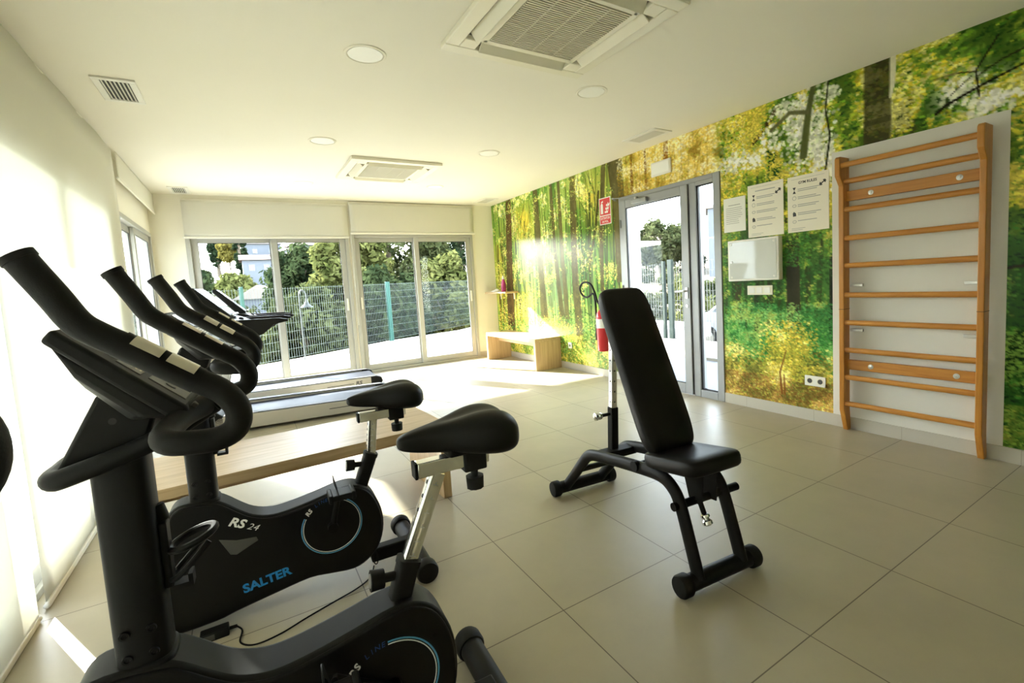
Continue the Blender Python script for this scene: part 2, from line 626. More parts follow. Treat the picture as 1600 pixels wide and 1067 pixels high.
def sliding_window(idx, axis, fixed, a0, a1, z1, nleaf, depth=0.07, mat=M['alu'], bottom=0.0, hand=None):
    """aluminium sliding window: axis 'x' (in the back wall) or 'y' (in the left wall)"""
    def bx(mb, p0, p1, q0, q1, z0, z1):
        if axis == 'x':
            mb.box(p0, p1, fixed + q0, fixed + q1, z0, z1)
        else:
            mb.box(fixed - q1, fixed - q0, p0, p1, z0, z1)
    fr = MB()
    t = 0.05
    bx(fr, a0, a0 + t, -0.02, depth, bottom, z1)
    bx(fr, a1 - t, a1, -0.02, depth, bottom, z1)
    bx(fr, a0 + t, a1 - t, -0.02, depth, z1 - t, z1)
    bx(fr, a0 + t, a1 - t, -0.02, depth, bottom, bottom + 0.035)
    root = fr.build('window_%d' % idx, mat, None, 0.004)
    struct(root)
    wl = (a1 - a0 - 2 * t)
    n = nleaf
    lw = wl / n
    for i in range(n):
        p0 = a0 + t + i * lw - (0.03 if i else 0)
        p1 = a0 + t + (i + 1) * lw + (0.03 if i < n - 1 else 0)
        q0 = 0.0 if i % 2 else 0.036
        s = MB()
        st = 0.075
        zb, zt = bottom + 0.036, z1 - t
        bx(s, p0, p0 + st, q0, q0 + 0.034, zb, zt)
        bx(s, p1 - st, p1, q0, q0 + 0.034, zb, zt)
        bx(s, p0 + st, p1 - st, q0, q0 + 0.034, zt - 0.065, zt)
        bx(s, p0 + st, p1 - st, q0, q0 + 0.034, zb, zb + 0.085)
        sash = s.build('sash', mat, root, 0.004)
        g = MB()
        bx(g, p0 + st - 0.005, p1 - st + 0.005, q0 + 0.012, q0 + 0.018, zb + 0.08, zt - 0.06)
        g.build('glass_pane', M['glass'], sash)
        gk = MB()
        for (u0, u1, v0, v1) in ((p0 + st, p0 + st + 0.006, zb + 0.085, zt - 0.065), (p1 - st - 0.006, p1 - st, zb + 0.085, zt - 0.065), (p0 + st, p1 - st, zt - 0.071, zt - 0.065)):
            bx(gk, u0, u1, q0 + 0.004, q0 + 0.011, v0, v1)
        gk.build('gasket', M['gasket'], sash)
        if hand and i in hand:
            h = MB()
            hy = p1 - st / 2 if hand[i] > 0 else p0 + st / 2
            bx(h, hy - 0.014, hy + 0.014, q0 - 0.022, q0, 0.98, 1.16)
            h.build('handle', M['white_plastic'], sash, 0.006)
    return root


sliding_window(1, 'x', YB, WA0, WA1, WZ, 2, hand={1: 1})
sliding_window(2, 'x', YB, WB0, WB1, WZ, 2, hand={0: -1, 1: 1})
sliding_window(3, 'y', XL, OPEN[1][0], OPEN[1][1], LZ, 2, hand={0: -1})
sliding_window(4, 'y', XL, OPEN[0][0], OPEN[0][1], LZ, 5)

# skirting along the right wall
b = MB()
joints = []
for (a, c) in ((YF, DY0), (DY1, YB)):
    b.box(-0.012, 0, a, c, 0, 0.092)
struct(b.build('baseboard_right', M['skirting'], None, 0.002))
j = MB()
y = 1.4311 - 0.6 * 4
while y < YB:
    if not (DY0 < y < DY1):
        j.box(-0.0125, -0.0115, y - 0.0015, y + 0.0015, 0.002, 0.09)
    y += 0.6
j.build('joint', M['grout'], bpy.data.objects['baseboard_right'])
struct(box('baseboard_back', WB1 + 0.01, -0.013, YB - 0.012, YB, 0, 0.09, M['skirting'], None, 0.002))
b = MB()
b.box(XL, XL + 0.012, 5.01, 5.46, 0, 0.09)
struct(b.build('baseboard_left', M['skirting'], None, 0.002))

# ------------------------------------------------------------------ door
fr = MB()
fr.box(-0.015, 0.08, DY0, DY0 + 0.075, 0, DZ)
fr.box(-0.015, 0.08, DY1 - 0.04, DY1, 0, DZ)
fr.box(-0.015, 0.08, DY0 + 0.075, DY1 - 0.04, DZ - 0.045, DZ)
fr.box(-0.015, 0.08, 3.135, 3.215, 0, DZ - 0.045)
fr.box(-0.015, 0.08, DY0 + 0.075, 3.135, 0, 0.075)
fr.box(-0.015, 0.08, DY0 + 0.075, 3.135, DZ - 0.08, DZ - 0.045)
door = struct(fr.build('door_1', M['alu_door'], None, 0.004))
box('side_glass', 0.03, 0.036, DY0 + 0.07, 3.14, 0.07, DZ - 0.075, M['glass'], door)
g = MB()
for (a, c, z0, z1) in ((DY0 + 0.075, DY0 + 0.081, 0.075, 2.077), (3.122, 3.135, 0.075, 2.077), (DY0 + 0.075, 3.135, 2.068, 2.077), (DY0 + 0.075, 3.135, 0.075, 0.088)):
    g.box(0.004, 0.03, a, c, z0, z1)
g.box(-0.013, 0.0, 3.214, 3.224, 0.01, 2.1)
g.build('gasket', M['gasket'], door)
lf = MB()
L0, L1, LT = 3.224, 4.192, 2.11
lf.box(-0.03, 0.03, L0, L0 + 0.09, 0.01, LT)
lf.box(-0.03, 0.03, L1 - 0.08, L1, 0.01, LT)
lf.box(-0.03, 0.03, L0 + 0.09, L1 - 0.08, LT - 0.09, LT)
lf.box(-0.03, 0.03, L0 + 0.09, L1 - 0.08, 0.01, 0.115)
leaf = lf.build('door_leaf', M['alu_door'], door, 0.004)
box('glass_pane', -0.003, 0.003, L0 + 0.085, L1 - 0.075, 0.11, LT - 0.085, M['glass'], leaf)
g = MB()
for (a, c, z0, z1) in ((L0 + 0.09, L0 + 0.096, 0.115, LT - 0.09), (L1 - 0.088, L1 - 0.08, 0.115, LT - 0.09), (L0 + 0.09, L1 - 0.08, LT - 0.098, LT - 0.09), (L0 + 0.09, L1 - 0.08, 0.115, 0.124)):
    g.box(-0.022, -0.003, a, c, z0, z1)
g.build('gasket', M['gasket'], leaf)
h = MB()
h.box(-0.04, -0.03, 3.245, 3.278, 0.99, 1.10)
h.cyl((-0.03, 3.262, 1.065), (-0.075, 3.262, 1.065), 0.009)
h.tube(catmull([(-0.075, 3.262, 1.065), (-0.078, 3.30, 1.065), (-0.074, 3.375, 1.062)], 5), 0.009)
h.build('door_handle', M['steel'], leaf)
h = MB()
h.cyl((-0.03, 3.262, 0.915), (-0.037, 3.262, 0.915), 0.017)
h.build('lock_cylinder', M['steel'], leaf)
for z in (0.35, 1.1, 1.85):
    MB().cyl((-0.036, 4.195, z - 0.045), (-0.036, 4.195, z + 0.045), 0.009).build('hinge', M['alu_door'], leaf)
dc = thing('door_closer', 'silver hydraulic door closer with folding arm on top of the glass door', 'door closer', (-0.03, 3.85, 2.06))
MB().box(-0.045, 0.0, -0.11, 0.12, -0.025, 0.025).build('closer_body', M['alu_door'], dc, 0.008)
MB().cyl((-0.022, 0.06, 0.025), (-0.022, 0.06, 0.05), 0.02).build('spindle', M['steel'], dc)
MB().tube([(-0.022, 0.06, 0.052), (-0.16, 0.26, 0.058), (-0.17, 0.285, 0.058)], 0.01, prof=[(-0.012, -0.004), (0.012, -0.004), (0.012, 0.004), (-0.012, 0.004)]).build('main_arm', M['alu_door'], dc)
MB().tube([(-0.165, 0.28, 0.066), (-0.02, 0.41, 0.072), (0.012, 0.43, 0.072)], 0.01, prof=[(-0.010, -0.004), (0.010, -0.004), (0.010, 0.004), (-0.010, 0.004)]).build('forearm', M['alu_door'], dc)


# ------------------------------------------------------------------ wall mural
def hash_noise(ny, nx, cell, seed, octaves=4, rough=0.55, ax=1.0, ay=1.0):
    """multi octave value noise on a ny x nx grid; cell in samples"""
    rng = np.random.default_rng(seed)
    out = np.zeros((ny, nx))
    amp = 1.0
    tot = 0
    for o in range(octaves):
        cx = max(1.0, cell * ax / (2 ** o))
        cy = max(1.0, cell * ay / (2 ** o))
        gx = int(nx / cx) + 3
        gy = int(ny / cy) + 3
        G = rng.random((gy, gx))
        xx = np.arange(nx) / cx
        yy = np.arange(ny) / cy
        xi = xx.astype(int)
        yi = yy.astype(int)
        fx = xx - xi
        fy = yy - yi
        fx = fx * fx * (3 - 2 * fx)
        fy = (fy * fy * (3 - 2 * fy))[:, None]
        a = G[np.ix_(yi, xi)] * (1 - fx) + G[np.ix_(yi, xi + 1)] * fx
        c = G[np.ix_(yi + 1, xi)] * (1 - fx) + G[np.ix_(yi + 1, xi + 1)] * fx
        out += amp * (a * (1 - fy) + c * fy)
        tot += amp
        amp *= rough
    return out / tot


def paint_mural():
    Y0, Y1, Z0, Z1 = YF, YB - 0.004, 0.0925, H - 0.002
    st = 0.0078
    nx = int((Y1 - Y0) / st) + 1
    nz = int((Z1 - Z0) / st) + 1
    ya = np.linspace(Y0, Y1, nx)
    za = np.linspace(Z0, Z1, nz)
    YY, ZZ = np.meshgrid(ya, za)
    rng = np.random.default_rng(5)
    img = np.zeros((nz, nx, 3))

    def c(r, g, b):
        return np.array([r, g, b]) / 255.0

    def blend(mask, col):
        mk = np.clip(mask, 0, 1)[..., None]
        img[:] = img * (1 - mk) + (np.asarray(col) if np.ndim(col) == 1 else col) * mk

    def ss(x, a, b):
        t = np.clip((x - a) / (b - a), 0, 1)
        return t * t * (3 - 2 * t)

    n1 = hash_noise(nz, nx, 73, 1)
    n2 = hash_noise(nz, nx, 27, 2, 5, 0.72)
    n3 = hash_noise(nz, nx, 10, 3, 3, 0.7)
    nv = hash_noise(nz, nx, 36, 4, 5, 0.62, ax=0.35, ay=3.0)
    # --- base: hazy yellow green depth of the wood
    img[:] = c(138, 166, 74)
    blend(ss(n1, 0.42, 0.62), c(92, 144, 58))
    blend(ss(nv, 0.5, 0.68) * 0.55, c(192, 204, 112))
    blend(ss(1 - nv, 0.5, 0.68) * 0.5, c(62, 104, 42))
    blend(ss(n2, 0.54, 0.66) * ss(ZZ, 1.5, 1.9) * 0.7, c(60, 112, 44))
    # gold patch above the door
    gold = np.exp(-((YY - 3.45) / 0.72) ** 2) * ss(ZZ, 1.2, 1.9)
    gn = np.clip(gold * 1.5, 0, 1)
    blend(gn * 0.9, c(222, 190, 92))
    blend(gn * ss(n2, 0.5, 0.62) * 0.8, c(226, 200, 96))
    blend(gn * ss(1 - n2, 0.52, 0.66) * 0.7, c(150, 122, 36))
    # bright sky gaps in the far wood
    gap = ss(n2, 0.54, 0.66) * ss(ZZ, 1.2, 1.9) * ss(YY, 4.4, 5.0)
    blend(gap * 0.9, c(235, 240, 222))
    gap = ss(n2, 0.56, 0.70) * ss(ZZ, 0.8, 1.3) * ss(YY, 4.2, 4.8) * 0.7
    blend(gap, c(228, 236, 160))
    # warm yellow glows
    for (y, z, ry, rz, a) in ((6.45, 2.12, 0.32, 0.34, 0.9), (7.3, 1.4, 0.2, 0.6, 0.8), (4.75, 2.2, 0.22, 0.28, 0.7), (6.7, 0.95, 0.35, 0.35, 0.6)):
        g = np.exp(-((YY - y) / ry) ** 2 - ((ZZ - z) / rz) ** 2) * (0.5 + n3)
        blend(np.clip(g * a, 0, 0.95), c(232, 200, 70))
    # near part of the wall (y < 2.85): a second panel of the wood, leafier
    near = ss(YY, 2.95, 2.80)
    nb = np.zeros((nz, nx, 3)) + c(104, 140, 48)
    def nbl(mask, col):
        mk = np.clip(mask, 0, 1)[..., None]
        nb[:] = nb * (1 - mk) + col * mk
    nbl(ss(n1, 0.42, 0.58), c(140, 160, 52))
    nbl(ss(n2, 0.55, 0.66) * 0.6, c(196, 178, 58))
    nbl(ss(1 - n2, 0.5, 0.62) * 0.75, c(54, 84, 28))
    zz2 = ZZ + (n1 - 0.5) * 0.5
    # dim green middle distance, emerald shrubs, yellow ground
    nbl(ss(zz2, 1.55, 1.30) * 0.9, c(66, 112, 48))
    nbl(ss(zz2, 1.5, 1.2) * ss(nv, 0.52, 0.66) * 0.7, c(36, 66, 32))
    nbl(ss(zz2, 1.45, 1.2) * ss(n2, 0.55, 0.68) * 0.7, c(150, 160, 60))
    em = ss(zz2, 0.92, 0.75)
    nbl(em * 0.95, c(64, 138, 56))
    nbl(em * ss(n3, 0.52, 0.66) * 0.7, c(120, 176, 84))
    nbl(em * ss(1 - n3, 0.55, 0.7) * 0.8, c(34, 84, 38))
    gr = ss(zz2 + 0.1 * np.sin(YY * 5), 0.52, 0.34)
    nbl(gr * ss(YY, 1.2, 1.7), c(196, 178, 70))
    # nearest strip beyond the wall bars: dark forest floor
    dk = ss(YY, 1.1, 0.9) * ss(zz2, 1.6, 0.9)
    nbl(dk * 0.9, c(44, 88, 32))
    nbl(dk * ss(n2, 0.5, 0.62) * 0.8, c(20, 46, 18))
    nbl(dk * ss(n3, 0.58, 0.7) * ss(zz2, 0.6, 0.3) * 0.6, c(110, 150, 50))
    mk = near[..., None]
    img[:] = img * (1 - mk) + nb * mk
    # upper right gaps of white sky
    g = ss(n2, 0.53, 0.63) * np.exp(-((YY - 2.05) / 0.22) ** 2 - ((ZZ - 2.32) / 0.30) ** 2) * 1.6
    blend(np.clip(g, 0, 0.95), c(222, 224, 200))
    for (y, z, r) in ((1.16, 2.24, 0.10), (1.0, 2.16, 0.12), (1.95, 2.05, 0.1), (2.55, 2.12, 0.12), (2.7, 2.2, 0.15)):
        g = np.exp(-((YY - y) / r) ** 2 - ((ZZ - z) / r) ** 2) * ss(n3, 0.4, 0.55) * 1.2
        blend(np.clip(g, 0, 0.9), c(215, 216, 196))

    def stroke(pts, col, soft=0.006, var=0.18, a=1.0):
        """pts: (y,z,width); a trunk or branch"""
        pts = [np.array(p, float) for p in pts]
        best = np.full((nz, nx), -1.0)
        for p, q in zip(pts[:-1], pts[1:]):
            lo_y = min(p[0], q[0]) - 0.25
            hi_y = max(p[0], q[0]) + 0.25
            lo_z = min(p[1], q[1]) - 0.02
            hi_z = max(p[1], q[1]) + 0.02
            i0, i1 = np.searchsorted(ya, [lo_y, hi_y])
            j0, j1 = np.searchsorted(za, [lo_z, hi_z])
            if i1 <= i0 or j1 <= j0:
                continue
            sy = YY[j0:j1, i0:i1]
            sz = ZZ[j0:j1, i0:i1]
            d = q[:2] - p[:2]
            L2 = max(1e-9, d @ d)
            t = np.clip(((sy - p[0]) * d[0] + (sz - p[1]) * d[1]) / L2, 0, 1)
            dist = np.hypot(sy - p[0] - t * d[0], sz - p[1] - t * d[1])
            wd = (p[2] + (q[2] - p[2]) * t) / 2
            mk = np.clip((wd - dist) / soft + 0.5, 0, 1)
            best[j0:j1, i0:i1] = np.maximum(best[j0:j1, i0:i1], mk)
        mk = np.clip(best, 0, 1) * a
        col = np.asarray(col)
        tex = (1 + var * 2 * (nv - 0.5) + var * (n3 - 0.5))[..., None] * col
        blend(mk, tex)

    # thin stems of the far wood
    for i in range(95):
        y = rng.uniform(4.25, 7.4)
        z0 = rng.uniform(0.5, 1.2)
        z1 = rng.uniform(1.7, 2.7)
        wd = rng.uniform(0.012, 0.035)
        ln = rng.uniform(-0.12, 0.12)
        k = rng.uniform(0.55, 1.0)
        col = c(88, 96, 48) * k if rng.random() < 0.6 else c(70, 90, 62) * k
        stroke([(y, z0, wd), (y + ln * 0.5, (z0 + z1) / 2, wd * 0.9), (y + ln, z1, wd * 0.6)], col, 0.008, a=0.8)
    for i in range(40):
        y = rng.uniform(3.0, 4.1)
        z1 = rng.uniform(2.2, 2.7)
        ln = rng.uniform(-0.12, 0.12)
        stroke([(y, 2.0, 0.022), (y + ln, z1, 0.01)], c(150, 116, 46), 0.01, a=0.45)
    for i in range(22):
        y = rng.uniform(1.95, 2.85)
        z0 = rng.uniform(0.7, 0.95)
        stroke([(y, z0, 0.025), (y + rng.uniform(-0.05, 0.05), rng.uniform(1.4, 2.2), 0.014)], c(48, 62, 30), 0.008, a=0.75)

    # leaves: small elliptical dabs
    def dabs(n, ylo, yhi, zlo, zhi, cols, smin, smax, dens=None, a=0.85, flat=0.5, k=(2.0, 0.66)):
        n = int(n * k[0])
        smin, smax = smin * k[1], smax * k[1]
        cols = sorted([np.array(q) / 255.0 for q in cols], key=lambda q: q.sum())
        nc = len(cols)
        for _ in range(n):
            y = rng.uniform(ylo, yhi)
            z = rng.uniform(zlo, zhi)
            jx = int((y - Y0) / st)
            jz = int((z - Z0) / st)
            if not (0 <= jx < nx and 0 <= jz < nz):
                continue
            if dens is not None and rng.random() > dens[jz, jx]:
                continue
            s = rng.uniform(smin, smax)
            r = int(s / st) + 1
            a0, a1 = max(0, jx - r), min(nx, jx + r + 1)
            b0, b1 = max(0, jz - r), min(nz, jz + r + 1)
            dy = YY[b0:b1, a0:a1] - y
            dz = ZZ[b0:b1, a0:a1] - z
            th = rng.uniform(-0.7, 0.7)
            u = dy * math.cos(th) + dz * math.sin(th)
            v = -dy * math.sin(th) + dz * math.cos(th)
            mk = np.clip((1 - np.hypot(u / s, v / (s * flat))) * 3, 0, 1) * a
            col = cols[int(min(nc - 1, max(0, ((n2[jz, jx] - 0.36) / 0.28 + rng.normal(0, 0.2)) * nc)))] * rng.uniform(0.75, 1.2)
            sub = img[b0:b1, a0:a1]
            sub[:] = sub * (1 - mk[..., None]) + np.clip(col, 0, 1) * mk[..., None]

    # big trunks of the far panel
    stroke([(6.895, 2.62, 0.17), (6.95, 1.9, 0.2), (7.02, 1.165, 0.23), (7.05, 0.35, 0.27)], c(84, 66, 34))
    stroke([(6.83, 1.5, 0.02), (6.86, 0.9, 0.03), (6.885, 0.4, 0.035)], c(210, 180, 100), 0.015)
    stroke([(7.36, 1.9, 0.04), (7.40, 1.1, 0.05), (7.43, 0.4, 0.06)], c(74, 66, 30))
    stroke([(7.2, 2.1, 0.06), (7.25, 1.2, 0.07), (7.29, 0.6, 0.08)], c(96, 92, 40))
    stroke([(6.06, 2.62, 0.12), (6.036, 1.813, 0.155), (5.985, 0.665, 0.21)], c(98, 94, 50))
    stroke([(5.646, 2.62, 0.062), (5.614, 1.591, 0.09), (5.51, 0.62, 0.135)], c(84, 86, 46))
    stroke([(5.453, 2.62, 0.06), (5.441, 1.578, 0.088), (5.40, 0.62, 0.12)], c(80, 82, 42))
    stroke([(5.127, 2.62, 0.125), (5.17, 1.389, 0.155), (5.12, 0.38, 0.18)], c(100, 94, 50))
    stroke([(4.488, 2.62, 0.085), (4.59, 1.75, 0.075), (4.611, 1.1, 0.075)], c(92, 88, 40))
    stroke([(4.78, 2.3, 0.04), (4.82, 1.6, 0.05), (4.86, 1.0, 0.05)], c(70, 80, 36))
    stroke([(4.86, 1.35, 0.03), (4.68, 1.9, 0.05), (4.60, 2.3, 0.03)], c(76, 70, 34))
    stroke([(4.29, 2.62, 0.26), (4.24, 2.0, 0.2), (4.27, 1.2, 0.13)], c(94, 84, 34))
    stroke([(4.014, 2.62, 0.032), (4.014, 2.1, 0.05)], c(120, 82, 26))
    stroke([(3.80, 2.62, 0.026), (3.795, 2.1, 0.038)], c(126, 88, 28))
    stroke([(3.50, 2.62, 0.06), (3.51, 2.35, 0.07)], c(134, 86, 28))
    # pale light between the stems on the far panel
    hz = np.exp(-((YY - 5.85) / 0.75) ** 2 - ((ZZ - 1.0) / 0.75) ** 2)
    blend(np.clip(hz * 0.28, 0, 0.28), c(196, 216, 190))
    dn = ss(n2, 0.42, 0.62)
    dabs(8000, 4.3, 7.5, 1.0, 2.6, [(58, 104, 40), (96, 150, 56), (140, 176, 74), (190, 200, 96), (70, 120, 44), (226, 214, 110)], 0.010, 0.030, dn)
    dabs(2400, 4.3, 7.5, 0.088, 1.6, [(196, 190, 80), (150, 178, 70), (228, 214, 96), (110, 150, 56)], 0.010, 0.028, dn)
    gmask = ss(ZZ + (n1 - 0.5) * 0.5, 0.85, 0.45)
    dabs(4200, 4.25, 7.5, 0.088, 0.95, [(84, 130, 56), (120, 160, 70), (60, 100, 44), (170, 184, 84)], 0.012, 0.034, gmask)
    dabs(2400, 4.25, 7.5, 0.088, 0.50, [(204, 182, 76), (218, 200, 104), (150, 150, 60), (120, 110, 44), (110, 140, 58)], 0.012, 0.034, ss(ZZ + (n1 - 0.5) * 0.3, 0.55, 0.25))
    dabs(900, 6.3, 7.5, 0.4, 1.3, [(232, 196, 54), (214, 176, 48), (240, 214, 110)], 0.012, 0.032, dn * 0.7)
    for i in range(70):
        y = rng.uniform(4.35, 7.4)
        z = rng.uniform(0.9, 2.4)
        ln = rng.uniform(-0.22, 0.22)
        hgt = rng.uniform(0.25, 0.6)
        stroke([(y, z, 0.013), (y + ln * 0.5, z + hgt * 0.5, 0.010), (y + ln, z + hgt, 0.006)], c(64, 78, 36), 0.006, a=0.8)
    for tr_ in ([(6.92, 2.35, 0.17), (6.95, 1.9, 0.19), (7.02, 1.165, 0.21), (7.04, 0.55, 0.24)],):
        stroke(tr_, c(82, 64, 36), 0.02, 0.3, 0.9)
    for tr_ in ([(6.055, 2.4, 0.10), (6.036, 1.813, 0.13), (5.985, 0.72, 0.18)], [(5.64, 2.6, 0.05), (5.614, 1.591, 0.075), (5.52, 0.75, 0.11)], [(5.45, 2.6, 0.05), (5.441, 1.578, 0.07), (5.40, 0.72, 0.10)], [(5.14, 2.5, 0.10), (5.17, 1.389, 0.13), (5.13, 0.5, 0.15)], [(4.488, 2.62, 0.07), (4.59, 1.75, 0.06), (4.611, 1.1, 0.06)], [(4.29, 2.62, 0.24), (4.24, 2.0, 0.18), (4.27, 1.2, 0.11)]):
        stroke(tr_, c(92, 88, 52), 0.018, 0.3, 0.85)
    dabs(900, 4.3, 7.5, 1.5, 2.6, [(110, 160, 66), (150, 182, 84), (190, 200, 100)], 0.010, 0.028, dn * 0.7)
    dabs(900, 4.3, 7.5, 0.088, 0.75, [(120, 160, 70), (214, 190, 84), (170, 184, 90)], 0.012, 0.030, None)
    # gold area leaves
    dabs(2400, 2.6, 4.25, 2.0, 2.6, [(216, 182, 66), (196, 156, 46), (240, 222, 150), (140, 112, 40), (140, 152, 52), (246, 238, 200)], 0.012, 0.034, None, 0.42)
    # near panel trunks
    stroke([(2.195, 1.62, 0.11), (2.189, 0.70, 0.115)], c(54, 54, 32))
    stroke([(1.875, 1.5, 0.06), (1.88, 0.68, 0.07)], c(36, 46, 28))
    stroke([(2.522, 1.3, 0.035), (2.526, 0.72, 0.045)], c(46, 54, 30))
    stroke([(2.391, 1.4, 0.035), (2.41, 0.76, 0.042)], c(58, 66, 36))
    stroke([(2.70, 1.5, 0.06), (2.70, 0.8, 0.07)], c(60, 60, 34))
    stroke([(2.098, 2.1, 0.07), (2.06, 2.4, 0.055), (2.015, 2.62, 0.04)], c(80, 88, 42))
    stroke([(2.06, 2.42, 0.045), (2.2, 2.46, 0.04), (2.36, 2.37, 0.03)], c(90, 92, 54))
    stroke([(2.30, 2.54, 0.035), (2.44, 2.38, 0.05), (2.54, 2.30, 0.03)], c(72, 60, 30))
    stroke([(2.36, 2.2, 0.10), (2.33, 1.98, 0.12)], c(34, 74, 36), 0.03)
    stroke([(1.933, 1.95, 0.014), (1.899, 2.2, 0.014), (1.93, 2.40, 0.012), (1.906, 2.62, 0.01)], c(40, 44, 22))
    stroke([(1.593, 2.62, 0.175), (1.585, 2.05, 0.175)], c(58, 58, 32), 0.012)
    stroke([(1.425, 2.27, 0.09), (1.424, 1.95, 0.14)], c(66, 76, 38), 0.02)
    stroke([(1.505, 2.6, 0.03), (1.51, 2.05, 0.014)], c(196, 190, 150), 0.008)
    stroke([(1.209, 2.34, 0.02), (1.2, 2.10, 0.024)], c(70, 82, 40))
    dabs(5200, 1.85, 2.85, 1.45, 2.6, [(120, 160, 44), (158, 170, 50), (200, 182, 56), (70, 110, 34), (214, 196, 80), (52, 84, 28)], 0.010, 0.028, dn * 0.8 + 0.15)
    dabs(4200, 0.5, 1.9, 1.95, 2.6, [(110, 156, 42), (160, 172, 50), (206, 190, 56), (60, 104, 34), (40, 74, 26), (208, 204, 120)], 0.012, 0.034, dn * 0.8 + 0.15)
    dabs(5200, 1.85, 2.85, 0.80, 1.6, [(96, 146, 58), (140, 166, 64), (66, 122, 50), (176, 180, 84), (44, 84, 36)], 0.010, 0.028, dn * 0.55 + 0.2, 0.75)
    stroke([(2.195, 1.50, 0.105), (2.189, 0.72, 0.112)], c(52, 52, 36), 0.01)
    stroke([(1.880, 1.10, 0.05), (1.885, 0.72, 0.06)], c(32, 40, 28), 0.01)
    dabs(500, 2.05, 2.35, 1.25, 1.6, [(96, 140, 50), (150, 166, 60), (60, 110, 44)], 0.010, 0.026)
    dabs(3200, 1.85, 2.85, 0.45, 0.95, [(84, 150, 76), (124, 178, 100), (54, 116, 56), (150, 180, 92)], 0.010, 0.024, ss(0.98 + (n1 - 0.5) * 0.5 - ZZ, 0, 0.1), 0.7)
    gm = ss(ZZ + (n1 - 0.5) * 0.35, 0.62, 0.3)
    dabs(5200, 1.85, 2.87, 0.088, 0.7, [(216, 196, 88), (232, 216, 130), (190, 170, 72), (160, 146, 60), (150, 164, 72), (110, 110, 50)], 0.010, 0.030, gm, 0.8)
    dabs(1300, 1.85, 2.87, 0.088, 0.32, [(160, 116, 60), (180, 136, 74), (120, 92, 46)], 0.008, 0.022, None, 0.6)
    # the little yellow sapling
    sp = np.exp(-((YY - 2.24) / 0.17) ** 2 - ((ZZ - 0.55) / 0.2) ** 2)
    dabs(2600, 2.0, 2.5, 0.25, 0.8, [(220, 200, 80), (236, 222, 128), (196, 176, 64), (160, 160, 60)], 0.010, 0.028, sp, 0.85)
    stroke([(2.30, 0.18, 0.02), (2.315, 0.36, 0.014), (2.26, 0.55, 0.008)], c(120, 76, 36))
    stroke([(2.275, 0.18, 0.014), (2.28, 0.34, 0.01)], c(120, 76, 36))
    # nearest strip
    dabs(4200, 0.3, 0.95, 0.088, 2.0, [(60, 116, 44), (88, 142, 56), (34, 74, 30), (120, 160, 66), (24, 52, 24)], 0.010, 0.030, dn * 0.6 + 0.2)
    dabs(900, 0.3, 0.95, 0.088, 0.35, [(120, 150, 60), (150, 160, 66), (90, 120, 46)], 0.010, 0.026)
    dabs(1500, 0.3, 0.95, 1.45, 2.1, [(190, 186, 60), (140, 170, 56), (214, 200, 84)], 0.012, 0.034, dn)
    for (y, z, ry, rz, n_) in ((2.10, 2.32, 0.13, 0.24, 520), (1.98, 2.12, 0.05, 0.16, 160), (1.90, 2.05, 0.03, 0.2, 110), (2.38, 2.30, 0.08, 0.08, 70), (2.70, 2.20, 0.12, 0.06, 90), (2.52, 2.16, 0.08, 0.05, 50), (1.14, 2.25, 0.07, 0.06, 90), (1.0, 2.14, 0.10, 0.05, 110), (1.9, 2.5, 0.06, 0.05, 50), (2.25, 2.5, 0.1, 0.05, 60)):
        for _ in range(n_):
            yy = rng.normal(y, ry * 0.6)
            zz = rng.normal(z, rz * 0.6)
            dabs(1, yy - 1e-3, yy + 1e-3, zz - 1e-3, zz + 1e-3, [(222, 224, 204), (206, 212, 184), (232, 232, 216)], 0.010, 0.022, None, 0.8, 0.8, (1, 1))
    stroke([(2.098, 2.1, 0.06), (2.06, 2.4, 0.05), (2.015, 2.62, 0.035)], c(84, 92, 50), 0.012)
    stroke([(2.06, 2.42, 0.035), (2.2, 2.46, 0.03), (2.36, 2.37, 0.03)], c(92, 94, 60), 0.012)
    stroke([(1.933, 1.95, 0.014), (1.899, 2.2, 0.014), (1.93, 2.40, 0.012), (1.906, 2.62, 0.01)], c(40, 44, 22), 0.005)
    for z in (2.58, 2.42, 2.27, 2.15):
        stroke([(1.59, z + 0.06, 0.165), (1.588, z - 0.06, 0.165)], c(60, 60, 36), 0.012, a=0.75)
    stroke([(1.497, 2.6, 0.036), (1.50, 2.42, 0.03), (1.512, 2.34, 0.012)], c(200, 198, 170), 0.006, 0.05)
    # twigs in front of the leaves
    stroke([(1.26, 2.15, 0.018), (1.213, 2.187, 0.017), (1.057, 2.244, 0.015), (0.868, 2.30, 0.012), (0.6, 2.4, 0.012)], c(34, 32, 20), 0.004)
    stroke([(1.056, 2.19, 0.011), (1.073, 2.342, 0.010), (0.977, 2.50, 0.009)], c(36, 34, 20), 0.004)
    stroke([(1.073, 2.335, 0.008), (1.16, 2.36, 0.008), (1.274, 2.36, 0.006)], c(40, 38, 22), 0.004)
    stroke([(1.06, 2.31, 0.006), (0.96, 2.36, 0.007), (0.87, 2.382, 0.012)], c(40, 38, 22), 0.004)
    stroke([(1.19, 2.24, 0.006), (1.09, 2.32, 0.005)], c(48, 50, 28), 0.004)
    stroke([(0.95, 1.16, 0.016), (0.7, 1.2, 0.018)], c(44, 40, 22), 0.005)
    lum = img.mean(2, keepdims=True)
    img[:] = np.clip(0.47 + (lum + (img - lum) * 0.94 - 0.445) * 1.12, 0.02, 1)
    img[:] = np.clip(img * (1 + 0.10 * (hash_noise(nz, nx, 2.2, 9, 2)[..., None] - 0.5)), 0, 1)

    # mesh with the print as colour
    cols = np.where(img <= 0.04045, img / 12.92, ((img + 0.055) / 1.055) ** 2.4)
